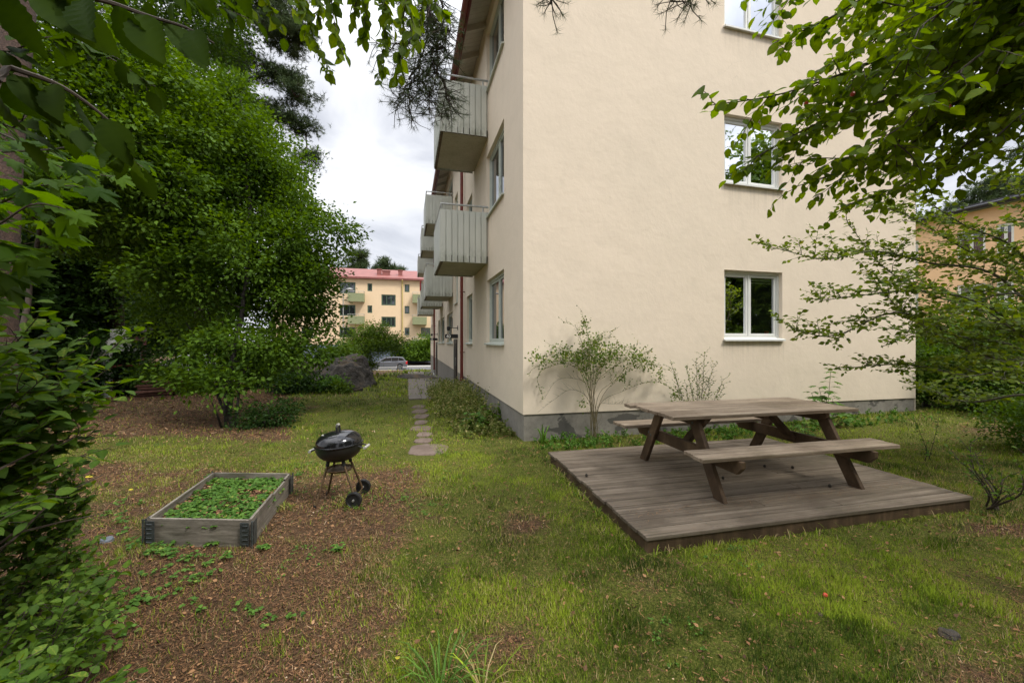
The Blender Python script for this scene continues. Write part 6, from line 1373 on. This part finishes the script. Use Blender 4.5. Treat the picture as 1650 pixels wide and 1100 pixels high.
# ---------------------------------------------------------------- weeds along the facade
def stuff_clumps(name, seed, n, xr, yr, hts, ll, mat, tpl, dens=None, tint=(0, 1), up=.8):
    rs = np.random.RandomState(seed); X = rs.uniform(xr[0], xr[1], n); Y = rs.uniform(yr[0], yr[1], n)
    if dens is not None: k = rs.rand(n) < dens(X, Y); X, Y = X[k], Y[k]
    h = hts(X, Y)*rs.uniform(.3, 1, len(X)); 
    k = 9; P = []; D = []
    a = rs.uniform(0, 6.28, len(X)); le = rs.uniform(.05, .5, len(X))
    Zg = gz(X, Y); pts = [np.stack([X+np.cos(a)*le*h*t*t, Y+np.sin(a)*le*h*t*t, Zg+h*t], 1) for t in np.linspace(.12, 1, k)]
    P = np.concatenate(pts); D = np.tile(np.stack([np.cos(a)*.5, np.sin(a)*.5, np.full(len(X), 1.)], 1), (k, 1))
    ms = Mass(); leaves_on(ms, tpl, P, unit(D), 2, ll, rs, .15, nj=.7, tint=tint)
    # stalks
    Xb = np.stack([X, Y, Zg], 1); ax = unit(pts[-1]-Xb); Xx, Yy, Nn = frames(ax, rs.normal(size=(len(X), 3))); tv = [(x*.12, y, z*.3) for x, y, z in BLADE[0]]
    ms.add((tv, BLADE[1]), Xb, Xx, Yy, Nn, np.linalg.norm(pts[-1]-Xb, axis=1), np.full(len(X), .8)); return ms
ms = stuff_clumps('w', 211, 900, (.42, 1.70), (6.3, 13.5), lambda X, Y: .12+.38*sstep(6.6, 8.6, Y)*sstep(.3, 1.0, X-.35*(Y < 7.4))*(1-.4*sstep(11.5, 13.5, Y))+.12*fbm(X, Y, 2), .05, None, LEAF_S, lambda X, Y: sstep(-.15, .25, X-.60+.10*(Y-8)*(Y < 8)+.35*(fbm(X, Y, 1.5)-.5)), (.2, 1))
tag(ms.build('weeds', M['weed']), 'rank weeds and dry grass growing along the foot of the facade beside the path', 'weeds', kind='stuff')
for i, (px, py, hh, lab) in enumerate(((790, 680, .34, 'clump of broad dark green leaves in the weeds close to the building corner'), (768, 690, .28, 'bright lobed weed in front of the broad-leaved clump'))):
    a = gp(px, py); seedling('weed_plant', lab, a, [(.1, 0, hh), (-.12, .06, hh*.9), (0, .15, hh*.8), (.16, .12, hh*.7), (-.05, -.12, hh*.6)], M['leafStraw' if i else 'leafA'], 220+i, .15)
# sparse weeds along gable foot, and growing through the path
ms = stuff_clumps('w', 231, 500, (1.9, 9.6), (5.2, 5.9), lambda X, Y: .06+.12*fbm(X, Y, 2)*(1+1.4*np.exp(-((X-3.0)**2)/.2)), .04, None, LEAF_S, lambda X, Y: .3+.7*(fbm(X, Y, 1.3) > .5), (.1, .9))
tag(ms.build('ground_weeds', M['leafStraw']), 'low green weeds along the foot of the gable', 'weeds', kind='stuff')
# ---------------------------------------------------------------- strawberries in the bed, small weeds on the ground
def rosette(ms, P, rs, r, ll, n=7, hh=.06):
    m = len(P); a = rs.uniform(0, 6.28, (m, n)); q = rs.uniform(.3, 1, (m, n))*r
    C_ = P[:, None, :]+np.stack([np.cos(a)*q, np.sin(a)*q, hh*(1.1-.6*q/r)+rs.uniform(-.01, .02, (m, n))], -1); C_ = C_.reshape(-1, 3); a = a.ravel()
    for da in (-1.25, 0, 1.25):
        ax = unit(np.stack([np.cos(a+da), np.sin(a+da), np.full(len(a), -.12)], 1)+rs.normal(size=(len(a), 3))*.12); X, Y, N = frames(ax, np.array([0, 0, 1.])+rs.normal(size=(len(a), 3))*.3)
        wide = ([(x*1.45, y, z) for x, y, z in LEAF_M[0]], LEAF_M[1]); ms.add(wide, C_, X, Y, N, ll*rs.uniform(.7, 1.15, len(a)), np.repeat(rs.rand(len(a)), 1))
rs = np.random.RandomState(241); ms = Mass(); cb, sb = math.cos(ba), math.sin(ba)
bw_ = Matrix.Translation(bd.location) @ Matrix.Rotation(ba, 4, 'Z')
P = []
for _ in range(300):
    u, v = rs.uniform(-BWd+.06, -.04), rs.uniform(.05, BL-.05)
    if fbm(np.array(u*1.0+3), np.array(v*1.0), 3.2) < .31: continue
    x, y = BSH(u, v); p = bw_ @ Vector((x, y, .125)); P.append(p)
rosette(ms, np.array([tuple(p) for p in P]), rs, .055, .034, 6, .035); tag(ms.build('strawberry_plants', M['leafStraw']), 'strawberry plants covering the soil of the wooden collar', 'strawberry plants', kind='stuff')
ms = Mass(); P = []
for px, py, n, s in ((255, 885, 12, 22), (330, 900, 14, 40), (270, 830+60, 5, 10), (540, 890, 4, 8), (425, 888, 4, 8), (190, 827, 5, 14), (560, 762, 3, 10), (480, 765, 3, 8), (330, 760, 3, 14), (300, 940, 10, 50), (210, 870, 6, 20), (250, 960, 8, 40), (200, 1000, 6, 30), (190, 830, 4, 30), (440, 980, 5, 80), (160, 940, 6, 20)):
    for _ in range(n):
        a = gp(px+rs.normal()*s*.6, max(740, py+rs.normal()*s*.5)); P.append((a.x, a.y, a.z+.005))
rosette(ms, np.array(P), rs, .035, .026, 4, .03); tag(ms.build('ground_plants', M['leafStraw']), 'small wild strawberry plants scattered on the bare ground around the raised bed', 'ground plants', kind='stuff')
# ---------------------------------------------------------------- lawn and litter
def scatter(n, Za, Zb, rs, pw=1.0):
    Z = Za+(Zb-Za)*rs.rand(n)**pw; x = rs.uniform(-1.38, 1.38, n)*Z; return CA*x+SA*Z, -SA*x+CA*Z, x, Z
def outside(X, Y):
    k = ~((X > X0-.02) & (Y > Y0-.01))
    lx, ly = (X-dFL.x)*math.cos(ang)+(Y-dFL.y)*math.sin(ang), -(X-dFL.x)*math.sin(ang)+(Y-dFL.y)*math.cos(ang); k &= ~((lx > -.005) & (lx < DL+.005) & (ly > -.005) & (ly < DW+.005))
    k &= ~((X > -.02) & (X < X0) & (Y > 11.2) & (Y < 31.6) & (fbm(X, Y, 3)+.16*(X > 1.1)+.10*(np.abs((X-.02) % .36) < .03)+.08*(Y < 12.2) < .585))
    k &= ~((X > .0+.02*np.sin(9*Y)) & (X < .34+.03*np.sin(7*Y)) & (Y > 5.35) & (Y < 11.3) & (fbm(X, Y, 4) > .40)); return k
def inbed(X, Y):
    inv = bw_.inverted(); lx = X-bd.location.x; ly = Y-bd.location.y; u = lx*cb+ly*sb; v = -lx*sb+ly*cb; u2, v2 = BSHI(u, v); return (u2 > -BWd-.02) & (u2 < .02) & (v2 > -.02) & (v2 < BL+.02)
rs = np.random.RandomState(299); P = []
for _ in range(34):
    c = scatter(1, 2.0, 6.5, rs, .8); cx_, cy_ = c[0][0], c[1][0]
    for _ in range(rs.randint(5, 24)):
        X_, Y_ = np.array([cx_+rs.normal()*.12]), np.array([cy_+rs.normal()*.12])
        if outside(X_, Y_)[0] and not inbed(X_, Y_)[0]: P.append((X_[0], Y_[0], gzz(X_[0], Y_[0])))
ms = Mass(); rosette(ms, np.array(P), rs, .028, .013, 5, .022); tag(ms.build('clover', M['leafStraw']), 'small clover and weed patches in the lawn', 'clover', kind='stuff')
rs = np.random.RandomState(301); ms = Mass()
for n, Za, Zb, h, wd in ((190000, 1.7, 3.2, .024, 1.1), (190000, 3.2, 6.0, .027, 1.3), (120000, 6.0, 11.0, .034, 1.8), (60000, 11, 22, .07, 3.2), (26000, 22, 46, .12, 6)):
    X, Y, x, Z = scatter(n, Za, Zb, rs, .85); g = green(X, Y); k = outside(X, Y) & ~inbed(X, Y) & (rs.rand(n) < .16+.84*sstep(.15, .75, g+1.1*(fbm(X, Y, 5)-.5)+.5*(fbm(X, Y, 14)-.5))); X, Y, g = X[k], Y[k], g[k]; n = len(X)
    for (sx, sy, _, _2) in (): pass
    a = rs.uniform(0, 6.28, n); ax = unit(np.stack([np.cos(a)*.75, np.sin(a)*.75, rs.uniform(.35, 1.1, n)], 1)); Xx, Yy, N = frames(ax, np.stack([-np.cos(a), -np.sin(a), np.ones(n)*.9], 1)+rs.normal(size=(n, 3))*.3)
    dry = rs.rand(n) > (.51+.36*sstep(.4, 1, g)+.75*(fbm(X, Y, .9)-.5)); lush = .9*np.exp(-((x[k]+1.5)**2/2.2+(Z[k]-9)**2/14))+.35*np.exp(-((x[k]-.4)**2/.3+(Z[k]-4.2)**2/1.5))+.5*np.exp(-((x[k]-4.3)**2/.5+(Z[k]-2.95)**2/.04))+.5*np.exp(-((x[k]-5.0)**2/4+(Z[k]-6.4)**2/2)); dry &= rs.rand(n) > lush
    ti = np.where(dry, rs.uniform(.66, 1, n)**1.3, np.clip(.30+(rs.rand(n)-.5)*.42+1.3*(fbm(X+9, Y, 1.1)-.5)+.8*(fbm(X, Y+5, 5)-.5)+.30*lush, 0, .64))
    tv = [(q[0]*wd, q[1], q[2]) for q in BLADE[0]]; hl = h*rs.uniform(.45, 1.5, n)*np.clip(1+1.7*(fbm(X, Y, 3.2)-.5)+1.3*(fbm(X, Y, 9)-.5), .45, 1.7); ms.add((tv, BLADE[1]), np.stack([X, Y, gz(X, Y)+.005], 1), Xx, Yy, N, hl, ti)
tag(ms.build('grass', M['grass']), 'short patchy lawn grass with dry blades', 'grass', kind='stuff')
ms = Mass()
for n, Za, Zb, s, wd in ((120000, 1.7, 3.2, .016, .9), (110000, 3.2, 6, .021, 1.2), (60000, 6, 13, .038, 1.6), (10000, 13, 26, .08, 2)):
    X, Y, x, Z = scatter(n, Za, Zb, rs, .85); g = green(X, Y); k = outside(X, Y) & ~inbed(X, Y) & (rs.rand(n) < .16+.84*sstep(.7, .15, g)); X, Y = X[k], Y[k]; n = len(X)
    a = rs.uniform(0, 6.28, n); ax = unit(np.stack([np.cos(a), np.sin(a), rs.uniform(-.05, .35, n)], 1)); Xx, Yy, N = frames(ax, np.array([0, 0, 1.])+rs.normal(size=(n, 3))*.5)
    ti = np.clip(rs.beta(1.6, 1.8, n)+.35*(fbm(X, Y, 1.4)-.5), 0, 1); sel = rs.rand(n) < .6; Pz = np.stack([X, Y, gz(X, Y)+rs.uniform(.004, .016, n)], 1)
    tv = [(q[0]*wd*1.3, q[1], q[2]) for q in NEED[0]]; ms.add((tv, NEED[1]), Pz[sel], Xx[sel], Yy[sel], N[sel], s*1.5*rs.uniform(.5, 1.5, sel.sum()), ti[sel]); q = ~sel
    ms.add(CHIP, Pz[q], Xx[q], Yy[q], N[q], s*.40*rs.uniform(.4, 1.5, q.sum())*wd**.5, ti[q])
n = 5200; X, Y, x, Z = scatter(n, 1.7, 7, rs, .8); k = outside(X, Y) & ~inbed(X, Y); X, Y = X[k], Y[k]; n = len(X); a = rs.uniform(0, 6.28, n)   # fallen leaves
Xx, Yy, N = frames(unit(np.stack([np.cos(a), np.sin(a), rs.uniform(-.1, .5, n)], 1)), np.array([0, 0, 1.])+rs.normal(size=(n, 3))*.5)
ms.add(LEAF_M, np.stack([X, Y, gz(X, Y)+.014], 1), Xx, Yy, N, rs.uniform(.012, .034, n), rs.uniform(.1, .9, n))
n = 420; X, Y, x, Z = scatter(n, 1.7, 6, rs, .8); k = outside(X, Y) & ~inbed(X, Y); X, Y = X[k], Y[k]
for x_, y_ in zip(X, Y):   # twigs
    a = rs.uniform(0, 6.28); L_ = rs.uniform(.03, .11); z_ = gzz(x_, y_)+.016; d_ = np.array([math.cos(a), math.sin(a), 0]); p0 = np.array([x_, y_, z_]); ms.add(([(-.02, 0, 0), (.02, 0, 0), (.015, 1, .02), (-.015, 1, .02), (0, 0, .03), (0, 1, .04)], [(0, 1, 2, 3), (0, 4, 5, 3), (1, 2, 5, 4)]), p0[None], np.cross(d_, [0, 0, 1.])[None], d_[None], np.array([[0, 0, 1.]]), L_, rs.uniform(.05, .5, 1))
# litter inside the bed and on the deck
P = []
for _ in range(2600):
    u, v = rs.uniform(-BWd+.02, -.02), rs.uniform(.02, BL-.02); x, y = BSH(u, v); p = bw_ @ Vector((x, y, .0)); P.append((p.x, p.y, .135+.02*rs.rand()))
P = np.array(P); n = len(P); a = rs.uniform(0, 6.28, n); X, Y, N = frames(np.stack([np.cos(a), np.sin(a), .1+0*a], 1), np.array([0, 0, 1.])+rs.normal(size=(n, 3))*.4); ms.add(CHIP, P, X, Y, N, .018*rs.uniform(.5, 1.6, n), rs.beta(2, 2, n))
P = []
while len(P) < 900:
    u, v = rs.uniform(.1, DL-.05), abs(rs.normal(.38, .05) if rs.rand() < .5 else rs.uniform(.02, DW-.05))
    if v > DW-.03 or (v > .6 and rs.rand() < .75): continue
    x = dFL.x+u*math.cos(ang)-v*math.sin(ang); y = dFL.y+u*math.sin(ang)+v*math.cos(ang); P.append((x, y, .134+.003*rs.rand()))
P = np.array(P); n = len(P); a = rs.uniform(0, 6.28, n); X, Y, N = frames(np.stack([np.cos(a), np.sin(a), 0*a], 1), np.array([0, 0, 1.])+rs.normal(size=(n, 3))*.1); ms.add(NEED, P, X, Y, N, .026*rs.uniform(.3, 1.3, n), rs.uniform(.4, .95, n))
tag(ms.build('litter', M['litter']), 'brown pine needles and leaf litter covering the bare ground', 'litter', kind='stuff')
# tufts at the deck edges, near the camera and by the stones
rs = np.random.RandomState(333); ms = Mass(); P = []
for _ in range(250):
    e = rs.randint(3); t_ = rs.rand()
    u, v = ((t_*DL, -.03) if e == 0 else (-.04, t_*DW) if e == 1 else (DL+.04, t_*DW)); u += rs.normal()*.02; v -= abs(rs.normal()*.02) if e == 0 else 0
    P.append((dFL.x+u*math.cos(ang)-v*math.sin(ang), dFL.y+u*math.sin(ang)+v*math.cos(ang), 0))
for (px, py, sp, m) in ((658, 712, 5, 40), (702, 705, 8, 40), (662, 694, 4, 30), (698, 685, 6, 40), (662, 676, 3, 20), (560, 815, 12, 60), (400, 850, 20, 40), (590, 790, 30, 60), (520, 760, 14, 30), (460, 820, 10, 30), (700, 700, 20, 60), (645, 700, 12, 60), (655, 680, 12, 50), (1040, 880, 60, 40), (870, 715, 30, 120), (1000, 705, 60, 200), (1200, 700, 80, 150), (1480, 672, 60, 300)):
    for _ in range(m): a = gp(px+rs.normal()*sp, max(668, py+rs.normal()*sp*.35)); P.append((a.x, a.y, a.z))
P = np.array(P); P = P[outside(P[:, 0], P[:, 1])]; P = np.repeat(P, 3, 0)+rs.normal(size=(len(P)*3, 3))*[.015, .015, 0]; n = len(P); a = rs.uniform(0, 6.28, n); ax = unit(np.stack([np.cos(a)*.5, np.sin(a)*.5, np.ones(n)], 1)); X, Y, N = frames(ax, np.stack([np.cos(a), np.sin(a), 0*a+.1], 1)); ms.add(BLADE2, P, X, Y, N, rs.uniform(.03, .12, n)*rs.uniform(.5, 1, n), rs.uniform(.1, .95, n))
tag(ms.build('grass_tufts', M['grass']), 'longer grass tufts along the deck edges and stones', 'grass tufts', kind='stuff')
b = W(-.33, 1.82); strap('grass_clump', 'clump of long dark green grass blades at the bottom edge, left of centre', (b.x, b.y, 0), 44, .23, .10, 341, M['leafStraw'], .035, 'grass clump', 1.1)
b = W(-.13, 1.80); strap('grass_clump', 'flatter clump of long arching grass blades at the bottom edge, right of the dark clump', (b.x, b.y, 0), 34, .20, .09, 342, M['grass'], .03, 'grass clump', 1.5)
# small things lying about
a = gp(1330, 966); mb = MB(); mb.lathe([(0, -.014), (.010, -.010), (.014, 0), (.010, .010), (0, .012)], (a.x, a.y, a.z+.03), 14); tag(mb.build('crab_apple', M['apple'], smooth=True), 'small red crab apple lying on the lawn in front of the deck', 'apple')
def pebble(px, py, s, label, seed, mat=None):
    a = gp(px, py); bm = bmesh.new(); bmesh.ops.create_icosphere(bm, subdivisions=3, radius=1)
    for v in bm.verts: v.co *= 1+.35*mnoise.noise(v.co*1.5+Vector((seed, 0, 0))); v.co = Vector((v.co.x*s, v.co.y*s*.8, v.co.z*s*.5))
    me = bpy.data.meshes.new('stone'); bm.to_mesh(me); bm.free(); o = link('stone', me, mat or M['rock']); o.location = (a.x, a.y, a.z+s*.2); tag(o, label, 'stone')
pebble(1322, 992, .022, 'small grey stone on the lawn just below the red apple', 1); pebble(1530, 1025, .05, 'dark flat piece of wood or stone in the lower right corner of the lawn', 2)
pebble(172, 872, .05, 'pale blue-grey stone left of the raised bed', 3, plain('pale_stone', (.12, .14, .16), .8)); pebble(255, 870, .0, 'x', 4) if False else None
for i, (px, py, s, lab) in enumerate(((137, 774, .05, 'bright yellow fallen leaf on the dry grass at left'), (103, 777, .035, 'smaller yellow fallen leaf to the left of the brightest one'), (1232-22, 690, 0, ''), (207, 795, .03, 'tiny yellow leaf nearer the raised bed'), (640, 1075, .03, 'yellowish fallen leaf among the bottom grass'))):
    if s == 0: continue
    a = gp(px, py); rs = np.random.RandomState(i); ms = Mass(); X, Y, N = frames(unit(rs.normal(size=(1, 3))*[1, 1, .1]), np.array([[0, -.5, 1.]])); ms.add(LEAF_G, np.array([[a.x, a.y, a.z+.04]]), X, Y, N, s*1.3, np.array([.5])); tag(ms.build('fallen_leaf', M['lit_leaf']), lab, 'leaf')
for i, (px, py) in enumerate(((945, 768), (1277, 755), (1232, 753), (1165, 772), (1337, 785))):
    a = onG(px, py, .13); mb = MB(); mb.lathe([(0, 0), (.012, .006), (.016, .016), (.010, .03), (0, .036)], (a.x, a.y, .131), 10); tag(mb.build('pine_cone', M['bark']), 'small dark pine cone lying on the deck boards', 'pine cone', 'pine cones on the deck')
# trees behind the camera: they shade the foreground and stand in the window reflections
for i, (X, Y, hh, r) in enumerate(((9.5, -7, 12, 2.6), (14, -6.5, 15, 3.0), (19, -4, 13.5, 3.0), (25, -6, 12, 3), (16.6, -4.6, 11, 2.4), (3.5, -8, 9, 2.6), (-4, -5.0, 8.5, 2.4))):
    b = Vector((X, Y, 0)); E = [(np.array([X, Y, hh*q]), np.array([r*s, r*s, hh*.17])) for q, s in ((.22, .9), (.42, 1), (.62, .9), (.82, .55))]
    crown_tree('garden_tree', ['leafy tree mirrored in the left pane of the middle gable window', 'leafy tree mirrored in the right pane of the middle gable window', 'tree mirrored at the right of the gable windows', 'far tree mirrored low in the gable windows', 'bushy tree mirrored in the left pane of the lower gable window', 'tree behind the camera, right of the hanging pine bough trunk', 'tree behind the camera at left, shading the bare ground'][i], 'tree', b, [b, b+Vector((0, 0, hh*.3)), b+Vector((.2, 0, hh*.9))], E, 190, 46, .24, r*.3, M['leafBush'], M['bark'], 400+i, LEAF_3, 'trees behind the camera', tr=(.16, .04), zmin=.8)
